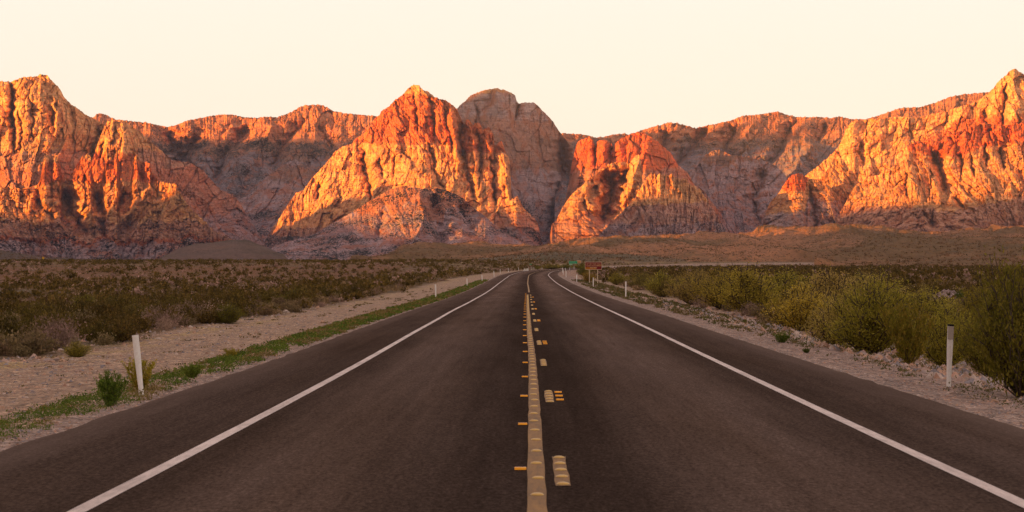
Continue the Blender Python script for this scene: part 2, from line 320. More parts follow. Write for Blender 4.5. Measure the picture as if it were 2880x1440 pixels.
relief('rubble apron of boulders and brush spilling down below the central peak',
  [(739,712),(770,694),(800,682),(874,663),(940,625),(981,602),(1018,579),(1045,562),(1069,549),(1090,536),(1116,527),(1139,522),(1165,526),(1186,531),(1223,528),(1256,535),(1280,545),(1302,558),(1340,590),(1363,607),(1400,640),(1440,668),(1480,685),(1540,700)],
  744, 4400, 4800, 1.0, lambda x, y: 16*billow((x+0.5*(y-530)*np.sign(x-1160))/46, y/190, 32) + 9*billow((x+0.4*(y-530)*np.sign(x-1160))/19, y/60, 33) + 5*worley(x/3.4, y/2.6, 34)[0],
  bands([(180, PINK*0.9, 0.7),(545, PINK*0.62+RED*0.2, 0.8),(600, GREY*1.1, 0.6),(650, GREY*0.75+RED*0.22, 0.65),(672, GREY*1.15, 0.75)], 22, 9),
  macro=lambda x, y: 0.45*np.abs(x-1170)*sst(y, 740, 560),
  feats=[([(1215,545),(1230,620),(1250,700)], 30, 90), ([(1290,580),(1330,650)], 26, 80), ([(1185,540),(1190,620),(1160,690)], 14, -40), ([(1080,590),(1060,680)], 20, 45)], jag=1.6, seed=32)
relief('small pale crag at the right foot of the central peak',
  [(1380,700),(1387,640),(1393,600),(1402,584),(1418,572),(1432,566),(1444,558),(1456,551),(1462,562),(1468,579),(1478,592),(1487,598),(1500,612),(1510,621),(1516,640),(1517,650),(1526,680),(1545,710)],
  735, 4650, 4900, 0.85, lambda x, y: rockdisp(x, y, 35, 0.55, 0.7, 0.9), bands([(180, CREAM*0.9, 0.1),(600, PINK*0.9, 0.3),(645, GREY*0.75, 0.75)], 8, 10),
  macro=lambda x, y: 1.0*np.clip(x-1450, 0, 100), jag=3.2, seed=35)
# middle-right buttresses
relief('twin red domes and shadowed back wall right of the central canyon',
  [(1560,690),(1575,620),(1590,560),(1600,510),(1608,460),(1612,440),(1618,415),(1626,398),(1638,392),(1645,390),(1655,384),(1663,388),(1670,400),(1674,414),(1678,402),(1684,395),(1701,394),(1712,398),(1719,402),(1725,416),(1732,402),(1742,392),(1752,386),(1766,381),(1785,373),(1800,372),(1813,374),(1827,384),(1836,388),(1848,396),(1859,407),(1887,430),(1906,463),(1934,486),(1952,519),(1976,533),(1999,565),(2027,598),(2045,640),(2060,680)],
  710, 5120, 5570, 0.8, lambda x, y: rockdisp(x, y, 41, 0.6, 1.2), bands([(180, RED*1.05, 0.08),(478, PINK*0.9, 0.1),(520, BROWN*1.2, 0.2),(600, GREY*0.9, 0.5)], 8, 11),
  macro=lambda x, y: 1.15*np.clip(x-1815, 0, 300) + 1.2*np.clip(1675-x, 0, 140),
  feats=[([(1677,400),(1672,470)], 6, 50), ([(1722,405),(1716,470)], 7, 55), ([(1700,405),(1698,460)], 8, -30)], jag=2.0, seed=41)
relief('long golden buttress climbing to the right beneath the twin red domes',
  [(1544,700),(1548,655),(1552,632),(1566,616),(1575,598),(1584,579),(1598,560),(1612,542),(1626,530),(1640,519),(1656,503),(1673,491),(1690,478),(1700,470),(1712,461),(1733,456),(1757,456),(1771,460),(1780,446),(1788,437),(1797,436),(1803,450),(1804,480),(1808,510),(1818,560),(1840,620),(1880,690)],
  730, 4600, 5000, 0.8, lambda x, y: rockdisp(x, y, 42, 0.75, 0.9, 0.35), bands([(180, CREAM*0.95, 0.06),(560, CREAM*0.85, 0.12),(610, PINK*0.85, 0.4),(650, PINK*0.7, 0.55)], 9, 12),
  macro=lambda x, y: 0.5*np.clip(x-1700, 0, 60)*(x < 1765)+ 0.2*np.abs(x-1620),
  feats=[([(1705,478),(1722,530),(1712,590),(1690,630)], 30, 230), ([(1765,470),(1752,520)], 12, 80), ([(1690,500),(1700,560),(1690,620)], 9, 70), ([(1795,450),(1780,520),(1745,580)], 12, -70), ([(1640,560),(1660,610)], 7, 50)], jag=2.6, seed=42)
relief('jagged pale pinnacles in a fan at the foot of the middle buttresses',
  [(1660,700),(1690,655),(1725,620),(1760,585),(1785,555),(1800,535),(1808,515),(1817,503),(1824,494),(1831,487),(1836,492),(1842,489),(1850,494),(1856,487),(1866,493),(1872,490),(1880,494),(1887,487),(1894,492),(1900,503),(1908,501),(1914,508),(1918,502),(1929,502),(1935,512),(1945,522),(1952,520),(1960,532),(1968,531),(1976,545),(1984,556),(1992,565),(2000,584),(2010,595),(2022,612),(2032,630),(2044,650),(2062,690)],
  735, 4330, 4640, 0.85, lambda x, y: rockdisp(x, y, 43, 0.6, 0.45, 0.35) , bands([(180, CREAM*0.92, 0.05),(572, PINK*0.62+GREY*0.4, 0.25),(630, GREY*1.05, 0.6)], 8, 13),
  macro=lambda x, y: 0.55*np.clip(x-1890, 0, 200) + 0.25*np.clip(1850-x, 0, 200), jag=4.0, seed=43)
# right massif
relief('great golden wall and summit at the right edge of the range',
  [(2215,640),(2240,520),(2270,490),(2300,467),(2332,440),(2347,425),(2360,411),(2367,396),(2374,379),(2379,365),(2384,356),(2392,346),(2398,342),(2420,339),(2435,337),(2455,334),(2477,333),(2533,328),(2570,331),(2600,326),(2650,315),(2700,300),(2730,293),(2755,280),(2784,259),(2793,248),(2803,236),(2812,225),(2825,214),(2831,211),(2837,201),(2847,196),(2856,193),(2862,197),(2868,202),(2880,209),(2900,214),(2930,225),(2960,240)],
  700, 5000, 5600, 0.8, lambda x, y: rockdisp(x, y, 51, 0.8, 1.15), 
  lambda PX, PY, v: (lambda y2: bands([(-400, CREAM*1.1, 0.04),(0, RED*1.02, 0.05),(120, CREAM*1.05, 0.07),(260, PINK*0.85, 0.25)], 7, 14)(PX, y2, v))(PY-(np.interp(PX, [2300,2560,2640,2720,2800,2880], [700,420,372,335,330,325]))),
  macro=lambda x, y: 1.2*np.clip(2850-x, 0, 110) + 0.15*np.clip(2740-x, 0, 330) + 1.6*np.clip(2400-x, 0, 200),
  feats=[([(2828,235),(2824,290),(2822,380)], 5, 70), ([(2765,310),(2775,370)], 9, 60), ([(2420,400),(2430,470)], 12, 70), ([(2555,360),(2560,400)], 6, 40), ([(2480,360),(2475,420)], 8, -30)], jag=2.2, seed=51)
relief('broad golden buttress with fluted cliffs in front of the right summit',
  [(2340,690),(2346,634),(2354,612),(2360,602),(2370,585),(2379,570),(2386,555),(2393,542),(2406,522),(2421,509),(2450,498),(2486,486),(2505,474),(2519,463),(2532,450),(2542,439),(2550,424),(2556,411),(2566,403),(2579,398),(2596,398),(2612,400),(2618,412),(2624,424),(2640,400),(2662,385),(2690,372),(2720,360),(2745,352),(2770,345),(2790,350),(2830,352),(2880,345),(2960,340)],
  700, 4500, 4950, 0.85, lambda x, y: rockdisp(x, y, 52, 0.85, 1.0, 0.3+0.4*sst(y, 540, 600)),
  lambda PX, PY, v: (lambda y2: bands([(-400, RED*1.05, 0.05),(0, CREAM*1.08, 0.06),(90, CREAM*0.95, 0.08),(155, PINK*0.95, 0.3),(215, PINK*0.8, 0.5)], 7, 15)(PX, y2, v))(PY-(np.interp(PX, [2340,2556,2612,2640,2700,2790,2880], [420,428,432,452,436,410,400]))),
  macro=lambda x, y: 0.3*np.clip(2600-x, 0, 300),
  feats=[([(2618,420),(2640,460),(2655,510),(2662,550)], 15, 150), ([(2545,480),(2552,560)], 6, 55), ([(2615,470),(2618,560)], 5, 45), ([(2700,430),(2705,490)], 7, 60), ([(2735,440),(2738,500)], 5, 50), ([(2770,400),(2772,470)], 6, 70), ([(2815,410),(2822,480)], 7, 75), ([(2672,380),(2690,420)], 6, 40), ([(2780,360),(2790,400)], 8, 60), ([(2600,600),(2630,640)], 8, 50), ([(2680,560),(2720,590)], 8, 60)], jag=2.4, seed=52)
relief('ragged golden spur descending beneath the shaded notch in the right wall',
  [(2225,640),(2262,560),(2285,520),(2300,508),(2318,490),(2332,466),(2336,452),(2345,446),(2358,444),(2370,447),(2377,455),(2384,470),(2392,478),(2400,485),(2408,497),(2416,510),(2430,540),(2450,600),(2470,680)],
  690, 4850, 5050, 0.9, lambda x, y: rockdisp(x, y, 53, 0.6, 0.8, 0.6), bands([(180, CREAM*0.98, 0.05),(505, CREAM*0.7, 0.2),(560, GREY*0.9, 0.45)], 8, 16),
  macro=lambda x, y: 0.9*np.clip(x-2370, 0, 200), jag=3.5, seed=53)
relief('small crag with a rounded red cap left of the right hand buttress',
  [(2130,690),(2142,640),(2152,600),(2165,570),(2185,548),(2197,533),(2205,520),(2211,509),(2219,498),(2230,491),(2243,488),(2254,488),(2262,494),(2276,502),(2290,502),(2303,505),(2318,514),(2330,522),(2344,536),(2356,552),(2372,580),(2390,620),(2400,680)],
  700, 4650, 4860, 0.85, lambda x, y: rockdisp(x, y, 54, 0.6, 0.8, 0.5),
  lambda PX, PY, v: bands([(180, RED*1.0, 0.05),(534, CREAM*0.85, 0.15),(600, GREY, 0.4)], 8, 17)(PX, PY+40*sst(PX, 2262, 2275), v),
  macro=lambda x, y: 1.0*np.clip(x-2260, 0, 100)*(x < 2270) + 0.5*np.abs(x-2235), feats=[([(2275,515),(2290,600),(2300,660)], 12, 70)], jag=2.2, seed=54)

# ================================================================ LOW HILLS
def hill_mat(name, soil, scrub, thr, lit=None):
    t = NT(name); o = t.obj(); 
    n = t.noise(t.scale(o, 1, 0.45, 2.5), 0.0065, 7, 0.6); n2 = t.noise(t.scale(o, 1, 0.4, 1), 0.16, 6, 0.75)
    c = t.mix(t.mapr(n, 0.42, 0.56, 0, 1), (*soil, 1), (soil[0]*0.46, soil[1]*0.56, soil[2]*0.42, 1))
    c = t.mix(1.0, c, t.ramp(n2, [(0.3, 0.6), (0.5, 1.0), (0.7, 1.35)]), 'MULTIPLY')
    v = t.noise(t.scale(o, 1, 0.33, 1), 0.55, 3, 0.8)
    m = t.math('MULTIPLY', t.math('SUBTRACT', v, t.mapr(t.noise(o, 0.014, 5, 0.65), 0.35, 0.65, 0.60-0.14*thr, 0.62)), 14, True)
    c = t.mix(m, c, (*scrub, 1))
    t.col(c); t.bump(t.math('SUBTRACT', t.noise(o, 0.25, 6, 0.7), v), 0.5, 1.2)
    return t.m
HILL = hill_mat('scrubby_hill_soil', (0.37, 0.165, 0.07), (0.085, 0.064, 0.028), 0.55)
HILLG = hill_mat('brushy_hill_soil', (0.20, 0.13, 0.07), (0.075, 0.06, 0.022), 0.6)
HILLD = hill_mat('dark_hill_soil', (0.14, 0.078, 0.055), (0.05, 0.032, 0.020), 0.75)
def soft(s, A=1.0): return lambda x, y: A*(22*fb(x/130, y/40, s, 4) + 5*billow(x/30, y/12, s+1))
H = lambda l, sil, b, r0, r1, k, d, m, jag=0.5, seed=0, **kw: relief(l, sil, b, r0, r1, k, d, None, kw.get('macro'), kw.get('feats', ()), jag, 3.0, seed, m, 'hill', kw.get('back', 300), 0.12, kw.get('zb', 2.5))
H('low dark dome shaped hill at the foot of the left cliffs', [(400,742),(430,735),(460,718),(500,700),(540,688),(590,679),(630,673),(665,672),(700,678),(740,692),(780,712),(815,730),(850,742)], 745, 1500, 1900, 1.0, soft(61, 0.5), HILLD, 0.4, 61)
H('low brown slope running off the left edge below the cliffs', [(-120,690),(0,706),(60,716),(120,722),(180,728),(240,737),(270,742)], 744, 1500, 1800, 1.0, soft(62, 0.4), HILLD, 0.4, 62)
H('long low hill with an orange sunlit crest across the right half', [(940,746),(980,738),(1030,726),(1070,716),(1100,709),(1180,697),(1250,690),(1330,691),(1440,690),(1500,686),(1600,676),(1700,668),(1800,663),(1950,660),(2060,656),(2110,650),(2160,643),(2250,638),(2340,633),(2450,634),(2509,641),(2579,646),(2672,640),(2765,635),(2880,631),(3000,628)], [(940,749),(1400,752),(1800,750),(3000,748)], 950, 2300, 0.95, soft(63, 1.6), HILL, 0.7, 63, back=600, zb=7.0)
H('nearer scrubby hill with an eroded edge on the right', [(2290,750),(2323,736),(2370,712),(2400,690),(2421,677),(2445,664),(2463,654),(2486,643),(2533,645),(2579,655),(2650,668),(2690,673),(2742,657),(2812,650),(2880,655),(3000,650)], 752, 900, 1400, 1.0, soft(64, 0.8), HILL, 0.6, 64, zb=5.0)
H('low pale mound at the foot of the right hand hill', [(2480,754),(2520,742),(2600,722),(2680,708),(2740,700),(2800,692),(2880,688),(3000,684)], 756, 800, 1050, 1.0, soft(65, 0.5), HILL, 0.5, 65)
H('low brush covered rise behind the bend in the road', [(1180,754),(1250,744),(1340,732),(1440,722),(1560,716),(1700,718),(1860,728),(2000,740),(2080,750)], 755, 860, 1250, 1.0, soft(66, 0.4), HILLG, 0.5, 66)

# ================================================================ RIDGE added out of view, skyline shaped to cast shade on valley and mountains
sa, ca = math.sin(SUN_AZ), math.cos(SUN_AZ)
def HU(x, y, z): return (x*ca-y*sa, z + math.tan(SUN_EL)*(1000+x*sa+y*ca))
RU = sorted([HU(*p) for p in [(-1100, 7100, 410), (-800, 6900, 425), (-500, 6900, 445), (0, 6600, 535), (150, 6600, 470), (-150, 6600, 535), (1050, 7300, 545), (700, 7200, 515), (420, 7100, 490),
    (-1150, 5100, 85), (-900, 5000, 80), (-560, 5000, 20), (-350, 5150, 5), (-250, 5200, 20), (50, 5250, 50), (-250, 4500, 55), (-100, 4500, 62), (50, 4550, 95), (300, 4700, 100), (450, 4700, 115), (900, 4700, 125), (1150, 4700, 145),
    (-60, 1900, -12), (20, 1900, -12), (125, 2085, -8), (238, 2160, -4), (330, 2230, 0), (533, 2250, 2)]] + [(-9500, 640), (-7600, 740), (-5130, 440), (-1450, 330), (-1000, 335), (-600, 300), (0, 270), (1500, 250), (3500, 200)])
us = np.arange(-9500, 3500, 25.0); Hs = poly(RU, us) + 9*fb(us/160, us*0, 77, 5, 0.6)
rows = []; tt = np.linspace(-1, 1, 25)
for q in tt:
    s_ = 1000 + q*(420+0*us); hh = Hs*(1-abs(q))**0.9 + (8*pn(us/60, us*0+q*6, 78)*(1-abs(q)) if abs(q) > 0.01 else 0) - 8*abs(q)
    rows.append(np.stack([us*ca - s_*sa, -us*sa - s_*ca, hh], -1))
o = mesh_np('ridge', np.stack(rows).reshape(-1, 3), gridf(25, len(us)), HILL, smooth=True); tag(o, 'added ridge out of view behind the viewer, shaped to shade valley and mountains', None, None, 'structure')
# ================================================================ GROUND
def ip(tab, y):
    """smooth interpolation of a (y, value) table"""
    p = np.array(tab, float); xs, ys = p[:, 0], p[:, 1]
    y = np.asarray(y, float)
    return (np.interp(y-12, xs, ys)+2*np.interp(y, xs, ys)+np.interp(y+12, xs, ys)+np.interp(y-6, xs, ys)*2+np.interp(y+6, xs, ys)*2)/8
ROADZ = [(-40,.3),(0,.0),(16,-.14),(34,-.255),(48,-.34),(66,-.40),(84,-.47),(102,-.54),(141,-.75),(175,-.88),(207,-.96),(274,-1.03),(345,-1.02),(415,-.93),(500,-.88),(600,-.80),(700,-.62),(800,-.5),(900,-.4),(9000,-.4)]
ROADX = [(-40,-.38),(0,.0),(16,.155),(48,.42),(66,.49),(84,.62),(102,.72),(141,1.0),(207,1.46),(274,1.84),(345,2.43),(415,3.1),(460,4.0),(500,5.0),(560,7.0),(610,9.6),(650,13.0),(700,19.5),(750,30.0),(800,45.0),(900,85),(1200,230),(9000,3000)]
def rz(y): return ip(ROADZ, y)
def rx(y): return ip(ROADX, y)
LZ = [(-9000,-.5),(0,-.5),(20,-.62),(40,-.8),(65,-1.1),(100,-1.6),(150,-2.3),(200,-2.8),(300,-3.1),(400,-2.5),(470,-1.6),(540,-.1),(610,1.15),(700,1.55),(900,1.6),(1500,1.3),(9000,1.3)]
RZ = [(-9000,-.5),(0,-.7),(40,-.95),(100,-1.15),(200,-1.25),(300,-1.2),(500,-1.05),(700,-.85),(900,-.3),(1200,1.0),(9000,1.0)]
def ground(X, Y, fine=True):
    X = np.asarray(X, float); Y = np.asarray(Y, float)
    w = X-rx(Y); zr = rz(Y)
    # left
    lf = ip(LZ, Y); far = sst(Y, 640, 1000)
    bl = sst(-w, 13.5, 34+0.02*np.clip(Y, 0, 800)); 
    strip = zr - 0.10 - 0.16*sst(-w, 6.4, 8.2) - 0.0045*np.clip(Y, 0, 60)*sst(-w, 8, 13)
    left = strip*(1-bl) + lf*bl
    left = left + far*(1.2-left)*(1-bl)
    # right: gravel shoulder, stony bank, brushy flat
    rf = ip(RZ, Y)
    b1 = sst(w, 7.2, 11.5)
    right = (zr-0.06-0.06*sst(w, 5.9, 7.2))*(1-b1) + (np.minimum(rf, zr-0.25))*b1
    b2 = sst(w, 12, 30); right = right*(1-b2)+rf*b2
    z = np.where(w < 0, left, right)
    inside = sst(-np.abs(w-0.16), -5.72, -5.5)     # under the asphalt
    zi = zr-0.14
    z = z*(1-inside)+zi*inside
    out = 1-sst(-np.abs(w), -6.3, -5.6)
    if fine:
        z = z + out*(0.018*fb(X/0.35, Y/0.35, 101, 3) + 0.05*fb(X/2.3, Y/2.3, 102, 3)) 
        z = z + sst(np.abs(w-0.5), 13.5, 22)*(0.22*fb(X/9, Y/9, 103, 4) + 0.3*fb(X/40, Y/60, 104, 3)*sst(Y, 100, 300))
    r = np.hypot(X, Y)
    return z - sst(r, 1500, 3200)*30
def gz(x, y): return float(ground(np.array([x]), np.array([y]))[0])
def place(px, py):
    """where the line of sight through a picture point meets the ground"""
    Y = np.arange(14, 1100, 0.25); X = (px-CX)*Y/F; Z = zat(py, Y); g = ground(X, Y, False)
    i = np.argmax(g >= Z); 
    if g[i] < Z[i]: i = len(Y)-1
    return float(X[i]), float(Y[i])

ang = np.concatenate([np.arange(-180, -16, 4.0), np.arange(-16, -14, 0.25), np.arange(-14, 14, 0.033), np.arange(14, 16, 0.25), np.arange(16, 180.1, 4.0)])
rad = np.concatenate([[0.5, 2, 4, 7], 10*np.exp(np.arange(0, math.log(900), 0.0105))])
A, Rr = np.meshgrid(np.radians(ang), rad)
GX, GY = Rr*np.sin(A), Rr*np.cos(A)
GZ = ground(GX, GY)
W = GX-rx(GY)
# soil colours by zone
def lerp(a, b, m): return a*(1-m[..., None])+b*m[..., None]
c = np.zeros(GX.shape+(3,)) + np.array([0.155, 0.10, 0.052])
n1 = fb(GX/6, GY/9, 201, 4); n2 = fb(GX/1.5, GY/2.5, 202, 3)
c = lerp(c, np.array([0.12, 0.095, 0.05]), sst(n1, 0.0, 0.5)*0.7)
c = lerp(c, np.array([0.21, 0.10, 0.048]), sst(-W, 20, 40)*sst(GY, 330, 430)*(1-sst(GY, 560, 640))*sst(n1, -0.6, 0.1)*0.9)   # red bank
c = lerp(c, np.array([0.27, 0.18, 0.075]), sst(GY, 560, 640)*sst(n1, -0.2, 0.3)*0.8*(np.abs(W) > 12))                         # dry grass on the bench
grav = np.array([0.38, 0.265, 0.175])
edge = 13.6 + 1.6*fb(GX/7, GY/16, 203, 3)
gm = (1-sst(-W, edge-0.8, edge+1.2))*(W < 0)
c = lerp(c, grav*(1+0.0*c), gm)
c = lerp(c, np.array([0.42, 0.30, 0.12]), gm*sst(-W, 10.5, 13)*sst(n2+n1*0.5, 0.0, 0.5)*0.75)                                 # straw coloured litter
gr = (1-sst(W, 8.4+0.7*n1, 10.5+0.7*n1))*(W > 0)
c = lerp(c, np.array([0.31, 0.225, 0.175]), gr)
c = lerp(c, np.array([0.40, 0.28, 0.19]), sst(W, 8.0, 9.2)*(1-sst(W, 11, 14))*0.8*(1+0*n1))
sh = (1-sst(np.abs(W-0.15), 6.15, 6.6))
c = lerp(c, np.array([0.32, 0.24, 0.19]), sh)
c = lerp(c, np.array([0.52, 0.235, 0.11]), sst(GY, 790, 812)*(1-sst(GY, 850, 880))*(W > 30)*sst(fb(GX/30, GY/60, 204, 3), -0.5, 0.0))  # bare track
c = lerp(c, np.array([0.34, 0.22, 0.15]), (GY > 420)*(1-sst(W, 22, 30))*(W > 6)*0.8)
pebble = np.clip(gm+gr+sh, 0, 1)
def ground_mat():
    t = NT('desert_ground'); a = t.attr(); o = t.obj()
    v = t.n('ShaderNodeTexVoronoi'); v.inputs['Scale'].default_value = 18; t.l(o, v.inputs['Vector'])
    v2 = t.n('ShaderNodeTexVoronoi'); v2.inputs['Scale'].default_value = 5.5; t.l(o, v2.inputs['Vector'])
    hs = t.n('ShaderNodeSeparateColor'); t.l(v.outputs['Color'], hs.inputs[0]); hs2 = t.n('ShaderNodeSeparateColor'); t.l(v2.outputs['Color'], hs2.inputs[0])
    k1 = t.mapr(hs.outputs[0], 0, 1, 0.45, 1.6); k2 = t.mapr(hs2.outputs[1], 0, 1, 0.66, 1.36)
    n = t.mapr(t.noise(o, 0.9, 6, 0.7), 0.3, 0.7, 0.8, 1.2)
    k = t.math('MULTIPLY', t.math('MULTIPLY', k1, k2), n)
    kk = t.n('ShaderNodeCombineColor'); [t.l(k, kk.inputs[i]) for i in range(3)]
    c = t.mix(1.0, a.outputs['Color'], kk.outputs[0], 'MULTIPLY')
    c = t.mix(t.math('MULTIPLY', t.mapr(hs.outputs[1], 0.75, 1.0, 0, 0.5), a.outputs['Alpha']), c, (0.42, 0.20, 0.12, 1))
    c = t.mix(t.math('MULTIPLY', t.mapr(hs.outputs[2], 0.82, 1.0, 0, 0.6), a.outputs['Alpha']), c, (0.20, 0.19, 0.20, 1))
    t.col(c); t.b.inputs['Specular IOR Level'].default_value = 0.1
    t.bump(t.math('ADD', v.outputs['Distance'], t.math('MULTIPLY', v2.outputs['Distance'], 1.2)), 0.6, 0.035)
    return t.m
GM = ground_mat()
o = mesh_np('ground', np.stack([GX, GY, GZ], -1).reshape(-1, 3), gridf(*GX.shape), GM, np.concatenate([c, pebble[..., None]], -1).reshape(-1, 4), smooth=True)
tag(o, 'stony desert floor with gravel pullout, scrub flats and a red earth bank', None, None, 'structure')

# ================================================================ ROAD
def strip(name, w0, w1, y0, y1, h, mat, dy=1.0, nw=2, rag=0.0, crown=False, seed=0, parent=None, wob=0.0, off=0.0):
    ys = np.concatenate([np.arange(y0, min(y1, 120), dy), np.arange(max(y0, 120), y1+0.01, dy*2)]) if y1 > 120 else np.arange(y0, y1+0.01, dy)
    ws = np.linspace(w0, w1, nw)
    Yc, Wc = np.meshgrid(ys, ws, indexing='ij')
    tx = np.gradient(rx(ys), ys); nrm = 1/np.sqrt(1+tx*tx)
    Wd = Wc.copy()
    if rag:
        Wd[:, 0] += rag*fb(ys/1.1, ys*0, seed, 4); Wd[:, -1] += rag*fb(ys/1.1, ys*0, seed+5, 4)
    Wd = Wd + (wob*pn(ys/45, ys*0, seed+9))[:, None]
    X = rx(Yc) + off + Wd*nrm[:, None]; Y = Yc - Wd*(tx*nrm)[:, None]
    Z = rz(Yc) + h - 0.0*Wc
    V = np.stack([X, Y, Z], -1).reshape(-1, 3); UV = np.stack([Wc, Yc], -1).reshape(-1, 2)
    o = mesh_np(name, V, gridf(len(ys), nw)[:, ::-1], mat, uv=UV, smooth=True, parent=parent)
    return o
def asphalt():
    t = NT('asphalt'); u = t.uv(); o = t.obj()
    sx = t.n('ShaderNodeSeparateXYZ'); t.l(u, sx.inputs[0]); w = sx.outputs[0]
    fine = t.noise(t.scale(u, 1, 0.35, 1), 24, 4, 0.85); mid = t.noise(t.scale(u, 1.2, 0.10, 1), 1.0, 6, 0.65); big = t.noise(t.scale(u, 0.5, 0.03, 1), 1.0, 5, 0.6)
    streak = t.noise(t.scale(u, 5.0, 0.05, 1), 1.0, 5, 0.65)
    # across the road: shoulders, wheel tracks polished paler, darker tyre-free middle and oil line
    W0 = -6.0; n = t.mapr(w, -6.0, 6.0, 0.0, 1.0)
    def P(x): return (x+6)/12
    lane = t.ramp(n, [(P(-5.5), 1.05), (P(-4.3), .86), (P(-3.3), .78), (P(-2.6), 1.25), (P(-1.7), 1.15), (P(-0.75), .66), (P(0), .52), (P(0.8), .58), (P(1.6), 1.1), (P(2.3), 1.32), (P(3.1), 1.1), (P(3.7), .80), (P(4.3), .84), (P(5.8), 1.1)])
    base = t.mix(t.mapr(big, 0.35, 0.65, 0, 1), (0.108, 0.078, 0.062, 1), (0.084, 0.058, 0.043, 1))
    c = t.mix(1.0, base, lane, 'MULTIPLY')
    c = t.mix(1.0, c, t.ramp(mid, [(0.3, 0.8), (0.5, 1.0), (0.7, 1.18)]), 'MULTIPLY')
    c = t.mix(1.0, c, t.ramp(streak, [(0.3, 0.86), (0.5, 1.0), (0.7, 1.1)]), 'MULTIPLY')
    c = t.mix(1.0, c, t.ramp(fine, [(0.3, 0.4), (0.5, 1.0), (0.7, 1.75)]), 'MULTIPLY')
    sp2 = t.noise(t.scale(u, 9, 1.6, 1), 1.0, 4, 0.75)
    c = t.mix(1.0, c, t.ramp(sp2, [(0.3, 0.84), (0.5, 1.0), (0.7, 1.17)]), 'MULTIPLY')
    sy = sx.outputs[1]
    c = t.mix(t.mapr(sy, 40, 260, 0, 1), c, t.mix(1.0, c, (1.45, 1.42, 1.42, 1), 'MULTIPLY'))   # grazing sheen of the polished far asphalt, painted as a paler colour
    crk = t.voro(t.scale(u, 0.42, 0.13, 1), 1.0, 'DISTANCE_TO_EDGE'); crk = t.math('MULTIPLY', t.mapr(crk, 0.0, 0.010, 1, 0), t.mapr(t.noise(t.scale(u, .2, .05, 1), 1, 3), 0.54, 0.60, 0, 0.35))
    c = t.mix(crk, c, (0.02, 0.014, 0.011, 1))
    dust = t.math('MULTIPLY', t.mapr(t.math('ABSOLUTE', t.math('SUBTRACT', w, 0.16)), 5.0, 5.7, 0, 1), t.mapr(t.noise(t.scale(u, 2, 0.25, 1), 1, 5, 0.7), 0.3, 0.7, 0.25, 0.9))
    c = t.mix(dust, c, (0.17, 0.125, 0.10, 1))
    t.col(c); t.rough(0.9); t.b.inputs['Specular IOR Level'].default_value = 0.0
    t.bump(t.math('ADD', fine, t.math('MULTIPLY', t.voro(u, 45), 0.6)), 0.35, 0.01)
    return t.m
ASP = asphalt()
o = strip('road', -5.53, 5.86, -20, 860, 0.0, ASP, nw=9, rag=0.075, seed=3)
tag(o, 'two lane asphalt road running straight ahead and bending right', None, None, 'structure')
def paint(name, c, worn, wearc=(0.11, 0.08, 0.065), sc=3.0):
    t = NT(name); u = t.uv()
    n = t.noise(t.scale(u, 14, 1.6, 1), 1.0, 6, 0.75); n2 = t.noise(t.scale(u, 1.5, 0.35, 1), 1.0, 5, 0.7); f = t.noise(u, 60, 3, 0.8)
    k = t.math('ADD', t.math('MULTIPLY', n, 0.5), t.math('MULTIPLY', n2, 0.5))
    cc = t.mix(t.mapr(k, 0.5-0.10, 0.5+0.10, 0, worn*1.25), (*c, 1), (*wearc, 1))
    cc = t.mix(1.0, cc, t.ramp(f, [(0.25, 0.75), (0.5, 1.0), (0.75, 1.2)]), 'MULTIPLY')
    t.col(cc); t.rough(0.7); return t.m
WP = paint('white_road_paint', (0.86, 0.74, 0.66), 0.36)
YPF = paint('yellow_road_paint', (0.46, 0.285, 0.12), 0.3)
YP = paint('faded_yellow_paint', (0.38, 0.205, 0.06), 0.6, (0.12, 0.075, 0.04))
o = strip('edge_line', -3.60, -3.455, -20, 640, 0.006, WP, nw=2, rag=0.006, wob=0.05, seed=21); tag(o, 'solid white edge line left of the left lane', None, None, 'structure')
o = strip('edge_line', 3.875, 4.02, -20, 760, 0.006, WP, nw=2, rag=0.006, wob=0.04, seed=22); tag(o, 'solid white edge line right of the right lane', None, None, 'structure')
o = strip('centre_line', -0.04, 0.12, -20, 172, 0.006, YP, nw=2, rag=0.012, seed=23); tag(o, 'faded yellow centre line under the row of raised buttons', None, None, 'structure')
o = strip('centre_line', 0.10, 0.24, 186, 700, 0.006, YPF, nw=2, rag=0.01, seed=24); tag(o, 'thin yellow centre line through the far bend', None, None, 'structure')
for k in range(13):
    yc = 20.0+12.2*k
    o = strip('lane_dash', 0.205, 0.335, yc-1.5, yc+1.5, 0.006, YP, dy=0.5, nw=2, rag=0.01, seed=30+k); tag(o, 'short faded yellow paint dash beside the centre line', None, 'faded dashes right of the centre line', 'structure')
# ================================================================ VEGETATION
rng = np.random.default_rng(7)
def foliage_mat():
    t = NT('shrub_foliage'); a = t.attr(); oi = t.n('ShaderNodeObjectInfo'); o = t.obj()
    hsv = t.n('ShaderNodeHueSaturation'); t.l(a.outputs['Color'], hsv.inputs['Color'])
    t.l(t.mapr(oi.outputs['Random'], 0, 1, 0.72, 1.3), hsv.inputs['Value'])
    m = t.math('MULTIPLY', oi.outputs['Random'], 7.31); m = t.math('FRACT', m)
    t.l(t.mapr(m, 0, 1, 0.488, 0.512), hsv.inputs['Hue'])
    t.col(hsv.outputs[0]); t.rough(0.75); t.b.inputs['Specular IOR Level'].default_value = 0.12
    tr = t.n('ShaderNodeBsdfTranslucent'); t.l(hsv.outputs[0], tr.inputs[0]); mx = t.n('ShaderNodeMixShader'); mx.inputs[0].default_value = 0.38
    t.l(t.b.outputs[0], mx.inputs[1]); t.l(tr.outputs[0], mx.inputs[2]); t.l(mx.outputs[0], t.o.inputs[0])
    return t.m
FOL = foliage_mat()
BARK = plain('grey_brown_twigs', (0.085, 0.062, 0.045), 0.9, 0.3, 20)

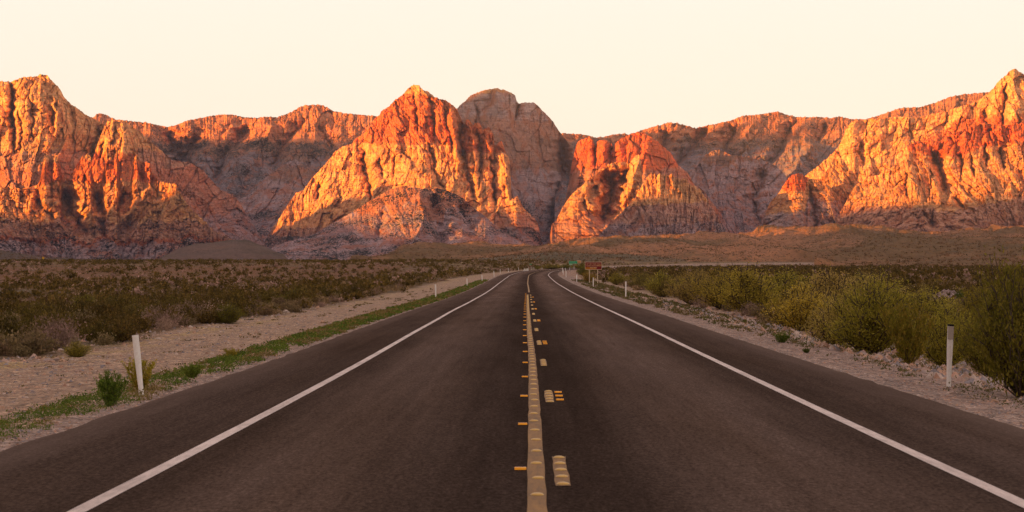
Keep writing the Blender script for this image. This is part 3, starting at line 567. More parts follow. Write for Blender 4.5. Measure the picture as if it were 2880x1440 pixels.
def quads(P, size, asp, rg, up=0.0, dirs=None):
    """leaf sized quads at points P"""
    n = len(P); a = rg.normal(size=(n, 3)); 
    if dirs is not None: a = a*0.55 + dirs
    a[:, 2] += up; a /= np.linalg.norm(a, axis=1)[:, None]+1e-9
    b = rg.normal(size=(n, 3)); b -= a*(a*b).sum(1)[:, None]; b /= np.linalg.norm(b, axis=1)[:, None]+1e-9
    s = (size*(0.6+0.8*rg.random(n)))[:, None] if np.ndim(size) == 0 else (size*(0.6+0.8*rg.random(n)))[:, None]
    L = a*s*asp; Wd = b*s
    V = np.stack([P-L*0.5-Wd*0.25, P-L*0.1+Wd*0.5, P+L*0.6+Wd*0.1, P+L*0.05-Wd*0.5], 1).reshape(-1, 3)
    return V, np.arange(4*n, dtype=np.int32).reshape(n, 4)
def stems_mesh(paths, r0, r1):
    Vs = []; Fs = []; o = 0
    for pth in paths:
        k = len(pth); t = np.linspace(0, 1, k)
        for j in range(3):
            an = j*2.094; rr = (r0*(1-t)+r1*t)[:, None]
            Vs.append(pth + rr*np.array([math.cos(an), math.sin(an), 0.0]))
        for j in range(3):
            a = o+j*k; b = o+((j+1) % 3)*k
            i = np.arange(k-1); Fs.append(np.stack([a+i, b+i, b+i+1, a+i+1], -1))
        o += 3*k
    return np.concatenate(Vs), np.concatenate(Fs)
def shrub(seed, Rr, Hh, nst, nl, ls, asp, cols, stemc, t0=0.3, jit=0.10, up=0.3, spread=1.0, r0=0.012, low=0.3, kseg=5, tw=2):
    rg = np.random.default_rng(seed); paths = []
    for i in range(nst):
        az = rg.random()*6.283; q = math.sqrt(rg.random())*spread; 
        el = 1.0-(1-low)*q*q; L = 0.72+0.4*rg.random()
        e = np.array([math.cos(az)*Rr*q*L, math.sin(az)*Rr*q*L, Hh*el*L])
        t = np.linspace(0, 1, kseg)[:, None]
        p = np.concatenate([e[:2]*t**0.85, e[2:]*t**(1.0+0.5*q*0)], 1)
        p += np.concatenate([np.zeros((1, 3)), rg.normal(size=(kseg-1, 3))*0.05*Rr], 0)*np.array([1, 1, 0.5])
        paths.append(p)
        for _ in range(tw):        # side twigs
            j = rg.integers(1, kseg-1); d = rg.normal(size=3)*np.array([1, 1, 0.6]); d[2] = abs(d[2])+0.4; d *= 0.3*Rr/np.linalg.norm(d)
            paths.append(np.stack([p[j], p[j]+d*0.5, p[j]+d*1.0+np.array([0, 0, 0.03])]))
    P = []; D = []
    wts = np.array([len(p) for p in paths], float); idx = rg.choice(len(paths), nl, p=wts/wts.sum())
    tt = t0+(1-t0)*rg.random(nl)**0.7
    for i, t in zip(idx, tt):
        p = paths[i]; f = t*(len(p)-1); j = min(int(f), len(p)-2); P.append(p[j]*(1-f+j)+p[j+1]*(f-j)); D.append(p[j+1]-p[j])
    P = np.array(P)+rg.normal(size=(nl, 3))*jit*np.array([1, 1, 0.8])*Rr; D = np.array(D); D /= np.linalg.norm(D, axis=1)[:, None]+1e-9
    P[:, 2] = np.maximum(P[:, 2], 0.02)
    V, Fq = quads(P, ls, asp, rg, up, D*0.8)
    cols = np.array(cols); ci = rg.integers(0, len(cols), nl); cc = cols[ci]*(0.75+0.5*rg.random((nl, 1)))
    C = np.repeat(cc, 4, 0)
    SV, SF = stems_mesh(paths, r0, r0*0.3)
    SC = np.tile(np.array(stemc), (len(SV), 1))
    return (V, Fq, C), (SV, SF, SC)
def joined(name, parts, mat):
    V = np.concatenate([p[0] for p in parts]); C = np.concatenate([p[2] for p in parts]); o = 0; Fs = []
    for p in parts: Fs.append(p[1]+o); o += len(p[0])
    return mesh_np(name, V, Fs, mat, C, link=False)
OL = [(0.125, 0.09, 0.020), (0.085, 0.064, 0.015), (0.17, 0.115, 0.028)]
KINDS = {
 'creosote_bush': dict(R=0.95, H=1.15, nst=26, nl=900, ls=0.055, asp=1.6, cols=OL, st=(0.05, 0.035, 0.025), n=4),
 'sage_bush': dict(R=0.62, H=0.55, nst=30, nl=800, ls=0.045, asp=1.6, cols=[(0.26, 0.185, 0.09), (0.20, 0.15, 0.07), (0.30, 0.21, 0.11)], st=(0.14, 0.10, 0.075), n=4),
 'dry_shrub': dict(R=0.8, H=0.8, nst=60, nl=520, ls=0.028, asp=2.6, cols=[(0.42, 0.285, 0.215), (0.34, 0.23, 0.165), (0.48, 0.33, 0.26)], st=(0.36, 0.25, 0.19), n=4),
}
PROTO = {}; FAR = {}
for ki, (k, d) in enumerate(KINDS.items()):
    PROTO[k] = []; FAR[k] = []
    for i in range(d['n']):
        a, b = shrub(1000+ki*50+i, d['R'], d['H'], d['nst'], d['nl'], d['ls'], d['asp'], d['cols'], d['st'], r0=0.009 if k != 'dry_shrub' else 0.007, t0=0.25, jit=0.11)
        PROTO[k].append(joined(k, [a, b], FOL))
        f = shrub(1200+ki*50+i, d['R'], d['H'], 14, 34, 0.25 if k != 'sage_bush' else 0.19, 1.2, d['cols'], d['st'], t0=0.35, jit=0.10)[0]
        FAR[k].append(f)
# where scrub grows
def scatter(side, n, y0, y1, dens):
    out = []
    Y = np.sqrt(rng.random(n)*(y1**2-y0**2)+y0**2); X = (rng.random(n)*2-1)*(0.252*Y+3)
    w = X-rx(Y)
    if side < 0: ok = w < -(14.2+1.8*fb(X/7, Y/16, 203, 3))
    else: ok = w > (11.5+1.5*fb(X/7, Y/16, 207, 3))
    p = dens(X, Y, w); ok &= rng.random(n) < p
    return np.stack([X, Y, w], 1)[ok]
def dl(X, Y, w):
    d = 0.62+0.5*fb(X/14, Y/20, 301, 3)
    d = d*(1-0.62*sst(Y, 400, 440)*(1-sst(Y, 560, 600))*(-w > 25)); d = d*(1-0.35*sst(Y, 60, 300))
    return np.clip(d, 0.08, 1)
def dr(X, Y, w):
    d = 0.66+0.45*fb(X/16, Y/24, 302, 3); d = d*(1-0.3*sst(Y, 60, 300))
    d = np.where((Y > 790) & (Y < 880) & (w > 30), 0.02, d); return np.clip(d, 0.05, 1)
L_ = np.concatenate([scatter(-1, 52000, 42, 800, dl), scatter(-1, 3200, 42, 230, dl)]); R_ = scatter(1, 44000, 75, 860, dr)
mid = scatter(1, 6000, 640, 900, lambda X, Y, w: np.full(X.shape, 0.6)); mid = mid[(mid[:, 2] > 12)]
mid2 = scatter(-1, 7000, 700, 900, lambda X, Y, w: np.full(X.shape, 0.6))
S = np.concatenate([L_, R_, mid, mid2])
KN = list(KINDS)
n1 = fb(S[:, 0]/18, S[:, 1]/30, 311, 3); u = rng.random(len(S))
near_strip = np.exp(-np.clip(np.abs(S[:, 2])-14, 0, 99)/5.0)
pc = np.clip(0.50+0.55*n1-0.35*near_strip, 0.08, 0.85); pd = np.clip(0.14+0.35*fb(S[:, 0]/12, S[:, 1]/20, 313, 3), 0.04, 0.5)
kind = np.where(u < pc, 0, np.where(u < pc+(1-pc)*pd*1.6, 2, 1))
size = 0.55+0.75*rng.random(len(S))**1.3; size = np.where((kind == 0) & (S[:, 1] < 90), size*0.8, size)
size = np.where(S[:, 0] > 0, size*1.12, size)*np.where(S[:, 1] > 560, 0.8, 1.0)
zs = ground(S[:, 0], S[:, 1])
hh = np.array([KINDS[k]['H']*KINDS[k]['R'] for k in KN])[kind]
app = hh*size**2/S[:, 1]**2
fence_clear = np.ones(len(S), bool)
order = np.argsort(-app); lead = set()
GL = {('creosote_bush', -1): ('dark olive creosote bush among the scrub left of the gravel pullout', 'creosote bushes on the left flat'),
      ('creosote_bush', 1): ('dark olive creosote bush on the brushy flat right of the road', 'creosote bushes on the right flat'),
      ('sage_bush', -1): ('low grey green sagebrush mound left of the gravel pullout', 'sagebrush on the left flat'),
      ('sage_bush', 1): ('low grey green sagebrush mound on the flat right of the road', 'sagebrush on the right flat'),
      ('dry_shrub', -1): ('pale pinkish dry shrub of bare twigs left of the gravel pullout', 'dry shrubs on the left flat'),
      ('dry_shrub', 1): ('pale pinkish dry shrub of bare twigs on the flat right of the road', 'dry shrubs on the right flat')}
cnt = {k: 0 for k in KN}
rest = []
for i in order:
    k = KN[kind[i]]
    if cnt[k] < 235 and S[i, 1] < 420:
        cnt[k] += 1; sd_ = -1 if S[i, 0] < 0 or S[i, 2] < 0 else 1
        o = bpy.data.objects.new(k, PROTO[k][rng.integers(0, 4)]); COL.objects.link(o)
        o.location = (S[i, 0], S[i, 1], zs[i]-0.04); o.rotation_euler = (0, 0, rng.random()*6.28); s_ = size[i]
        o.scale = (s_*(0.9+0.3*rng.random()), s_*(0.9+0.3*rng.random()), s_*(0.85+0.3*rng.random()))
        lb, gp = GL[(k, sd_)]; tag(o, lb, 'bush', gp)
    else: rest.append(i)
def far_mass(name, ids, label):
    Vs = []; Cs = []; cntq = 0
    for i in ids:
        V, Fq, C = FAR[KN[kind[i]]][int(rng.integers(0, 4))]
        a = rng.random()*6.283; ca_, sa_ = math.cos(a), math.sin(a); s_ = size[i]*1.05
        M = np.array([[ca_, -sa_, 0], [sa_, ca_, 0], [0, 0, 1]])*s_
        Vs.append(V@M.T+np.array([S[i, 0], S[i, 1], zs[i]-0.03])); Cs.append(C*(0.7+0.6*rng.random()))
    V = np.concatenate(Vs); n = len(V)//4
    o = mesh_np(name, V, np.arange(4*n).reshape(n, 4), FOL, np.concatenate(Cs)); tag(o, label, 'brush', None, 'stuff')
rest = np.array(rest)
far_mass('scrub', rest[S[rest, 2] < 0], 'mixed dark and grey scrub covering the far left flat and terrace')
far_mass('scrub', rest[S[rest, 2] >= 0], 'mixed dark and grey scrub covering the far right flat')
print('SCRUB', len(S), cnt)

# hillside tufts: scrub dotted over the low hills, standing on their real surfaces
from mathutils.bvhtree import BVHTree
def on_hills(n):
    P = []
    for o in [q for q in bpy.data.objects if q.name.startswith('hill') and 'dark dome' not in q['label']]:
        me = o.data; co = np.empty(len(me.vertices)*3, np.float32); me.vertices.foreach_get('co', co); co = co.reshape(-1, 3)
        fi = np.empty(len(me.loops), np.int32); me.loops.foreach_get('vertex_index', fi); fi = fi.reshape(-1, 4)
        a, b, c_, d = [co[fi[:, j]] for j in range(4)]
        ar = np.linalg.norm(np.cross(b-a, d-a), axis=1)*(a[:, 1] < 2350)*(a[:, 2] > -3); 
        if ar.sum() == 0: continue
        m = int(n*ar.sum()/3.2e6)+200; m = min(m, 24000)
        q = rng.choice(len(ar), m, p=ar/ar.sum()); uu, vv = rng.random((2, m, 1))
        P.append(a[q]*(1-uu)*(1-vv)+b[q]*uu*(1-vv)+c_[q]*uu*vv+d[q]*(1-uu)*vv)
    return np.concatenate(P)
HP = on_hills(120000); m = len(HP)
cl = []
for j in range(4):
    cl.append(HP+rng.normal(size=(m, 3))*np.array([0.45, 0.45, 0.2])+np.array([0, 0, 0.35]))
cc = np.where(rng.random((m, 1)) < 0.6, np.array([[0.13, 0.085, 0.032]]), np.array([[0.24, 0.14, 0.07]]))*(0.7+0.6*rng.random((m, 1)))
V, Fq = quads(np.concatenate(cl), 0.5, 1.0, rng)
o = mesh_np('hillside_scrub', V, Fq, FOL, np.repeat(np.tile(cc, (4, 1)), 4, 0)); tag(o, 'small dark tufts dotted over the low hillsides', 'brush', None, 'stuff')

# ---------------------------------------------------------------- large shrubs (each with branches and foliage)
BIG = {
 'olive': dict(cols=[(0.400, 0.326, 0.043), (0.317, 0.266, 0.034), (0.518, 0.411, 0.066)], ls=0.021, asp=2.0),
 'dark': dict(cols=[(0.246, 0.229, 0.028), (0.189, 0.181, 0.024), (0.329, 0.285, 0.040)], ls=0.023, asp=2.0),
 'brown': dict(cols=[(0.425, 0.315, 0.075), (0.342, 0.266, 0.056), (0.518, 0.387, 0.113)], ls=0.019, asp=2.4),
 'yellow': dict(cols=[(0.566, 0.363, 0.040), (0.448, 0.302, 0.033), (0.683, 0.484, 0.103)], ls=0.027, asp=1.4),
 'green': dict(cols=[(0.142, 0.205, 0.026), (0.106, 0.164, 0.023), (0.212, 0.255, 0.035)], ls=0.030, asp=2.6),
 'gold': dict(cols=[(0.354, 0.302, 0.033), (0.260, 0.242, 0.028), (0.448, 0.326, 0.047)], ls=0.028, asp=3.0),
}
BM = {}
def bigmesh(kd, tall, v):
    key = (kd, tall, v)
    if key in BM: return BM[key]
    d = BIG[kd]; small = kd in ('green', 'gold')
    nst, nl = (44, 6000) if small else (70, 22000 if tall else 15000)
    a, b = shrub(5000+abs(hash(str(key))) % 1 + v*13+len(kd)*7+int(tall), 1.0, 2.0 if not small else 1.6, nst, nl, d['ls'], d['asp'], d['cols'], (0.085, 0.062, 0.045), t0=0.22 if not small else 0.1, jit=0.085 if not small else 0.035, up=0.5, r0=0.022 if not small else 0.008, low=0.38 if not small else 0.75, spread=1.0 if not small else 0.8, tw=5 if not small else 1)
    BM[key] = (mesh_np('foliage', a[0], a[1], FOL, a[2], link=False), mesh_np('branches', b[0], b[1], BARK, b[2], link=False)); return BM[key]
BIGS = [
 # px, base py, width, height, kind, name, label
 (2872,1116,320,425,'dark','tree','tall dark green bushy tree cut by the right edge of the view'),
 (2790,1062,200,225,'dark','tree','dark green shrub just right of the near delineator post'),
 (2660,1036,215,190,'olive','tree','olive shrub directly behind the near right delineator post'),
 (2555,1030,200,185,'gold','shrub','yellow green twiggy shrub left of the near right delineator post'),
 (2455,1000,300,225,'olive','tree','wide olive shrub with dark bare stems beside the stony bank'),
 (2350,975,200,150,'brown','shrub','brown green shrub between the ochre bush and the wide olive shrub'),
 (2255,930,215,135,'yellow','shrub','round ochre yellow bush on the right bank'),
 (2335,905,260,150,'brown','tree','hazy brown shrub rising behind the ochre bush'),
 (2115,888,250,140,'olive','tree','large olive green shrub with black stems in the middle of the thicket'),
 (2030,872,190,120,'olive','tree','feathery olive shrub left of the large black stemmed shrub'),
 (1950,858,170,105,'brown','tree','brownish thin leaved shrub behind the third right post'),
 (2182,898,110,60,'gold','shrub','low yellow green bush between the olive thicket and the ochre bush'),
 (1862,836,120,75,'olive','shrub','olive shrub on the verge right of the second delineator post'),
 (2215,866,250,110,'olive','tree','wide pale olive shrub at the back of the right thicket'),
 (2440,872,280,110,'brown','tree','broad brown shrub behind the wide olive shrub'),
 (2610,905,250,95,'olive','shrub','low olive shrub in front of the gravel mound'),
 (2770,925,220,120,'olive','tree','olive shrub right of the gravel mound'),
 (1800,815,90,52,'brown','shrub','small brown shrub just right of the second delineator post'),
 (1738,802,70,40,'olive','shrub','small olive shrub right of the brown warning sign'),
 (1656,793,52,30,'yellow','shrub','small yellow green shrub in front of the brown sign'),
 (1640,776,50,30,'dark','shrub','dark shrub left of the brown sign legs'),
 (1512,758,16,15,'dark','shrub','black looking shrub at the far side of the bend'),
 (1550,757,90,14,'olive','shrub','long olive thicket behind the top of the bend'),
 (1640,757,80,17,'olive','shrub','olive thicket behind the green guide sign'),
 (1590,756,60,13,'dark','shrub','dark thicket beyond the far end of the road'),
 (2700,856,46,36,'green','shrub','dark green bush growing on the gravel mound'),
 (2640,850,40,26,'olive','shrub','small olive bush at the left end of the gravel mound'),
 (308,1142,135,108,'green','shrub','bright green feathery bush left of the nearest left post'),
 (396,1098,125,98,'gold','shrub','yellow green broomlike bush around the nearest left post'),
 (540,1066,84,52,'green','shrub','small dark green bush in the left verge'),
 (652,1008,60,34,'gold','shrub','small yellow green bush farther along the left verge'),
 (2200,966,62,34,'green','shrub','small green clump on the gravel below the ochre bush'),
 (2268,990,34,20,'green','shrub','tiny green tuft on the gravel right of the green clump'),
 (215,1002,90,52,'olive','shrub','olive bush above the pale rocks at the left'),
 (240,900,110,70,'dark','shrub','dark rounded bush at the edge of the left flat'),
 (640,910,110,62,'dark','shrub','dark spreading bush at the edge of the gravel pullout'),
 (830,860,100,50,'dark','shrub','dark bush beside the middle of the gravel pullout'),
 (53,737,10,9,'dark','tree','small round tree on the skyline at the far left'),
 (8,737,8,7,'dark','tree','tiny tree on the skyline at the left edge'),
 (125,738,9,6,'dark','tree','low round tree on the skyline under the yellow sign'),
]
for bi, (px, py, wp, hp, kd, nm, lb) in enumerate(BIGS):
    x, y = place(px, py); z = gz(x, y)
    if py < 760: y = min(y, 840 if py > 745 else 690); x = (px-CX)*y/F; z = min(gz(x, y), zat(py, y)) if py < 745 or y > 600 else gz(x, y)
    Wm, Hm = wp*y/F, hp*y/F
    fm, bm_ = bigmesh(kd, hp > 150, bi % 3)
    e = empty(nm, (x, y, z-0.05)); tag(e, lb, 'tree' if nm == 'tree' else 'bush')
    Hn = 1.6 if kd in ('green', 'gold') else 2.0
    for q, mm in (('foliage', fm), ('branches', bm_)):
        o = bpy.data.objects.new(q, mm); COL.objects.link(o); o.parent = e; o.scale = (Wm/1.95, Wm/1.95, Hm/Hn*(1.0 if Hn < 2 else (1.12 if bi == 0 else 1.04))); o.rotation_euler = (0, 0, bi*1.7)
# filler shrubs thickening the right hand thicket
fl = 0
for i in range(30):
    y = 60+rng.random()**1.2*230; w_ = 12.5+rng.random()*(0.2*y); x = float(rx(y))+w_
    if x > 0.25*y+2: continue
    kd = ['olive', 'olive', 'brown', 'dark', 'gold'][rng.integers(0, 5)]; fm, bm_ = bigmesh(kd, False, int(rng.integers(0, 3)))
    h_ = (0.8+0.9*rng.random())*(1 if y < 150 else 0.85); r_ = 0.7+0.9*rng.random()
    e = empty('thicket_shrub', (x, y, gz(x, y)-0.05)); tag(e, 'bushy olive or brown shrub filling the thicket right of the road', 'bush', 'shrubs filling the right hand thicket')
    for q, mm in (('foliage', fm), ('branches', bm_)):
        o = bpy.data.objects.new(q, mm); COL.objects.link(o); o.parent = e; o.scale = (r_, r_, h_/2.0*1.15); o.rotation_euler = (0, 0, rng.random()*6.28)

# ---------------------------------------------------------------- verge weeds (one green mass), grass litter
def weeds(label, w0, w1, y0, y1, n, thr, cols, hgt, seed, dens=1.0):
    rg = np.random.default_rng(seed)
    Y = y0*np.exp(rg.random(n)*math.log(y1/y0)); W_ = w0+(w1-w0)*rg.random(n); X = rx(Y)+W_
    mk = fb(W_/0.9, Y/1.6, seed, 3)+0.3*fb(Y/9, Y*0, seed+4, 2) > thr; X, Y, W_ = X[mk], Y[mk], W_[mk]
    m = len(X); k = 9; X = np.repeat(X, k); Y = np.repeat(Y, k); sz = np.repeat((0.6+0.8*rg.random(m)), k)
    sc = np.clip(Y/45, 0.55, 4.0)
    P = np.stack([X+rg.normal(size=m*k)*0.055*np.sqrt(sc), Y+rg.normal(size=m*k)*0.07*np.sqrt(sc), ground(X, Y)+rg.random(m*k)**1.3*hgt*sz*(0.7+0.5*np.abs(fb(X/0.5, Y/0.7, seed+9, 2)))], 1)
    V, Fq = quads(P, 0.024*sc, 2.0, rg, 0.7)
    cols = np.array(cols); base = cols[np.clip(((fb(X/1.4, Y/2.2, seed+7, 3)+0.6)/1.2*len(cols)).astype(int), 0, len(cols)-1)]
    C = np.repeat(base*(0.65+0.7*rg.random((m*k, 1))), 4, 0)
    o = mesh_np('weeds', V, Fq, FOL, C); tag(o, label, 'weeds', None, 'stuff')
GRN = [(0.15, 0.20, 0.03), (0.11, 0.165, 0.026), (0.14, 0.19, 0.03), (0.23, 0.18, 0.05), (0.28, 0.20, 0.08)]
weeds('green weeds in a strip along the left shoulder', -7.5, -6.0, 17, 330, 9500, -0.22, GRN, 0.10, 401)
weeds('thin weeds and dry grass along the right shoulder', 7.0, 10.5, 18, 340, 6000, 0.12, [(0.13, 0.11, 0.04), (0.09, 0.09, 0.025), (0.17, 0.12, 0.05), (0.12, 0.09, 0.03)], 0.11, 402)
weeds('sparse straw and sprouts on the gravel pullout', -13.8, -8.0, 22, 260, 2600, 0.55, [(0.24, 0.17, 0.06), (0.28, 0.20, 0.08), (0.11, 0.10, 0.03)], 0.04, 403)
# ================================================================ STONES
def stones(label, n, fx, sz, cols, seed):
    rg = np.random.default_rng(seed); X, Y = fx(rg, n); n = len(X)
    s = (sz[0]+(sz[1]-sz[0])*rg.random(n)**2.5)
    base = np.array([[1, 0, 0], [0.3, 0.9, 0], [-0.7, 0.7, 0.05], [-0.9, -0.4, 0], [0.2, -1, 0], [0.1, 0.1, 0.75], [0.35, -0.3, 0.6]], float)
    V = base[None]*(0.75+0.5*rg.random((n, 7, 1)))*s[:, None, None]*(0.7+0.6*rg.random((n, 1, 3)))
    a = rg.random(n)*6.283; ca_, sa_ = np.cos(a)[:, None], np.sin(a)[:, None]
    V = np.stack([V[..., 0]*ca_-V[..., 1]*sa_, V[..., 0]*sa_+V[..., 1]*ca_, V[..., 2]], -1)
    V += np.stack([X, Y, ground(X, Y)-0.15*s], -1)[:, None, :]
    F = np.array([[0, 1, 5], [1, 2, 5], [2, 3, 5], [3, 4, 6], [4, 0, 6], [0, 5, 6], [3, 6, 5]])
    Fq = (np.arange(n)[:, None, None]*7+F[None]).reshape(-1, 3)
    cols = np.array(cols); C = np.repeat(cols[rg.integers(0, len(cols), n)]*(0.7+0.6*rg.random((n, 1))), 7, 0)
    o = mesh_np('stones', V.reshape(-1, 3), Fq, STONE, C); tag(o, label, 'stones', None, 'stuff'); return o
def stone_mat():
    t = NT('pale_stone'); a = t.attr(); o = t.obj()
    t.col(t.mix(1.0, a.outputs['Color'], t.ramp(t.noise(o, 14, 5, 0.7), [(0.3, 0.75), (0.7, 1.2)]), 'MULTIPLY')); t.bump(t.noise(o, 20, 5, 0.7), 0.5, 0.02); return t.m
STONE = stone_mat()
SC = [(0.46, 0.32, 0.25), (0.34, 0.27, 0.24), (0.52, 0.33, 0.22), (0.27, 0.24, 0.24), (0.42, 0.25, 0.17), (0.50, 0.40, 0.33)]
def band(w0, w1, y0, y1, p=1.0):
    def f(rg, n):
        Y = y0*np.exp(rg.random(n)**p*math.log(y1/y0)); W_ = w0+(w1-w0)*rg.random(n); return rx(Y)+W_, Y
    return f
stones('loose gravel along the left edge of the asphalt', 6500, band(-6.9, -5.45, 16, 120), (0.010, 0.035), SC, 1)
stones('loose gravel along the right edge of the asphalt', 7000, band(5.75, 7.6, 16, 120), (0.010, 0.035), SC, 2)
stones('scattered pebbles on the gravel pullout', 9000, band(-14.5, -7.2, 24, 150), (0.012, 0.06), SC, 3)
stones('broken rocks on the bank below the right shoulder', 9000, band(7.9, 13.5, 22, 170), (0.03, 0.19), SC, 4)
stones('pale stones along the brush edge of the pullout', 900, band(-16.5, -13.0, 55, 200), (0.03, 0.13), SC, 5)
# individual boulders
import bmesh
def boulder(seed):
    bm = bmesh.new(); bmesh.ops.create_icosphere(bm, subdivisions=3, radius=1.0)
    co = np.array([v.co[:] for v in bm.verts])
    k = 1+0.32*fb(co[:, 0]*1.1+seed*3.1, co[:, 1]*1.1+co[:, 2]*1.7, seed, 3)
    for ax in range(5):   # flat broken faces
        rg = np.random.default_rng(seed*10+ax); nv = rg.normal(size=3); nv /= np.linalg.norm(nv); dd = co@nv; lim = 0.62+0.2*rg.random(); co = co-np.outer(np.clip(dd-lim, 0, 9), nv)*0.9
    for v, c_, kk in zip(bm.verts, co, k): v.co = Vector(c_*kk)
    me = bpy.data.meshes.new('rock'); bm.to_mesh(me); bm.free()
    at = me.color_attributes.new('Col', 'FLOAT_COLOR', 'POINT'); cc = SC[seed % len(SC)]; at.data.foreach_set('color', np.tile(np.array([cc[0]*1.05, cc[1]*1.05, cc[2]*1.05, 1], np.float32), (len(me.vertices), 1)).ravel())
    me.materials.append(STONE); return me
BO = [boulder(i) for i in range(6)]
RK = [(140,1018,26,14),(160,1014,22,13),(176,1016,20,12),(150,1026,15,9),(172,1033,20,10),(200,1012,14,8),(216,1045,14,9),(229,1043,14,8),(258,1040,16,7),(289,1028,16,10),(304,1024,12,8),(322,1020,12,7),(372,1014,14,9),(200,1030,10,6),(240,1020,10,6),(130,1035,12,7),(110,1010,12,7)]
for i, (px, py, wp, hp) in enumerate(RK):
    x, y = place(px, py); o = bpy.data.objects.new('rock', BO[i % 6]); COL.objects.link(o)
    o.location = (x, y, gz(x, y)+0.1*hp*y/F); o.scale = (wp*y/F*0.55, wp*y/F*0.5, hp*y/F*0.6); o.rotation_euler = (0, 0, i*1.3)
    tag(o, 'pale rock in the cluster at the left edge of the pullout', 'rock', 'pale rocks beside the left pullout')
for (px, py, wp, hp, c_, lb) in [(893,868,11,8,2,'round pinkish boulder at the brush edge of the pullout'),(806,882,16,10,5,'pale boulder under the dark bush by the pullout'),(908,908,14,8,2,'small reddish rock on the gravel pullout'),(2006,880,10,6,5,'pale rock at the brush foot right of the road'),(2062,908,12,5,5,'white flat stone on the right gravel shoulder'),(2085,890,12,12,2,'orange brown rock at the foot of the large olive shrub'),(1840,838,6,6,5,'small white rock in the right verge'),(2520,1005,22,12,5,'large pale rock on the right bank'),(2800,1125,26,12,2,'pale flat boulder on the gravel below the tall right tree'),(2370,968,20,10,3,'grey rock on the bank under the brown green shrub'),(1547,760,5,3,5,'tiny pale rock beside the far bend')]:
    x, y = place(px, py); o = bpy.data.objects.new('rock', BO[c_ if c_ < 6 else 0]); COL.objects.link(o)
    o.location = (x, y, gz(x, y)+0.15*hp*y/F); o.scale = (wp*y/F*0.55, wp*y/F*0.5, hp*y/F*0.65); o.rotation_euler = (0, 0, px); tag(o, lb, 'rock')
# gravel mound
x, y = place(2678, 856); gw = 70*y/F
aa, rr_ = np.meshgrid(np.linspace(0, 2*math.pi, 61), np.linspace(0, 1, 22)); MX = x+np.cos(aa)*rr_*gw*1.15; MY = y+1.2+np.sin(aa)*rr_*gw*0.9
MZ = ground(MX, MY, False)-0.1+ (42*y/F)*(1-rr_**1.6)*(1+0.25*fb(MX/0.6, MY/0.6, 501, 3))+0.06*fb(MX/0.15, MY/0.15, 502, 2)*(1-rr_)
o = mesh_np('gravel_mound', np.stack([MX, MY, MZ], -1).reshape(-1, 3), gridf(22, 61), GM, np.tile(np.array([0.30, 0.225, 0.20, 1.0]), (22*61, 1))); tag(o, 'heap of grey gravel behind the olive shrubs on the right', 'gravel heap')

# ================================================================ ROAD FURNITURE
def bmobj(name, bm, mat, parent=None, smooth=False):
    me = bpy.data.meshes.new(name); bm.normal_update(); bm.to_mesh(me); bm.free(); me.materials.append(mat)
    if smooth: me.polygons.foreach_set('use_smooth', [True]*len(me.polygons))
    o = bpy.data.objects.new(name, me); COL.objects.link(o)
    if parent: o.parent = parent
    return o
def bbox(bm, x0, x1, y0, y1, z0, z1, bev=0.0):
    r = bmesh.ops.create_cube(bm, size=1.0); vs = r['verts']
    for v in vs: v.co = Vector(((x0+x1)/2+v.co.x*(x1-x0), (y0+y1)/2+v.co.y*(y1-y0), (z0+z1)/2+v.co.z*(z1-z0)))
    if bev: bmesh.ops.bevel(bm, geom=list({e for v in vs for e in v.link_edges}), offset=bev, segments=2, affect='EDGES')
WHITE = plain('white_plastic', (0.97, 0.92, 0.86), 0.5, 0.1, 25)
SHEET = plain('reflective_sheeting', (0.50, 0.43, 0.37), 0.35, 0.06, 40)
BLACK = plain('black_rubber', (0.012, 0.010, 0.010), 0.6)
CERAM = plain('yellow_ceramic', (0.70, 0.45, 0.13), 0.35, 0.12, 60)
AMBER = plain('amber_reflector_plastic', (1.0, 0.40, 0.015), 0.25, 0.05, 60)
STEEL = plain('galvanised_steel', (0.42, 0.38, 0.33), 0.5, 0.1, 20, 0.3)
RUST = plain('rusted_steel', (0.085, 0.028, 0.018), 0.85, 0.3, 30)
WOOD = plain('weathered_wood', (0.26, 0.19, 0.13), 0.9, 0.25, 18)
CREAMP = plain('cream_painted_post', (0.66, 0.54, 0.38), 0.6, 0.12, 16)
GREEN = plain('green_sign_sheeting', (0.005, 0.32, 0.15), 0.4, 0.08, 8)
PALEG = plain('pale_green_sign_sheeting', (0.30, 0.52, 0.30), 0.4, 0.08, 8)
SIGNW = plain('cream_sign_lettering', (0.80, 0.62, 0.36), 0.5, 0.05, 30)
ORNG = plain('orange_brown_sheeting', (0.50, 0.18, 0.03), 0.5, 0.15, 6)
YELS = plain('yellow_sign_sheeting', (0.80, 0.45, 0.03), 0.5, 0.08, 8)
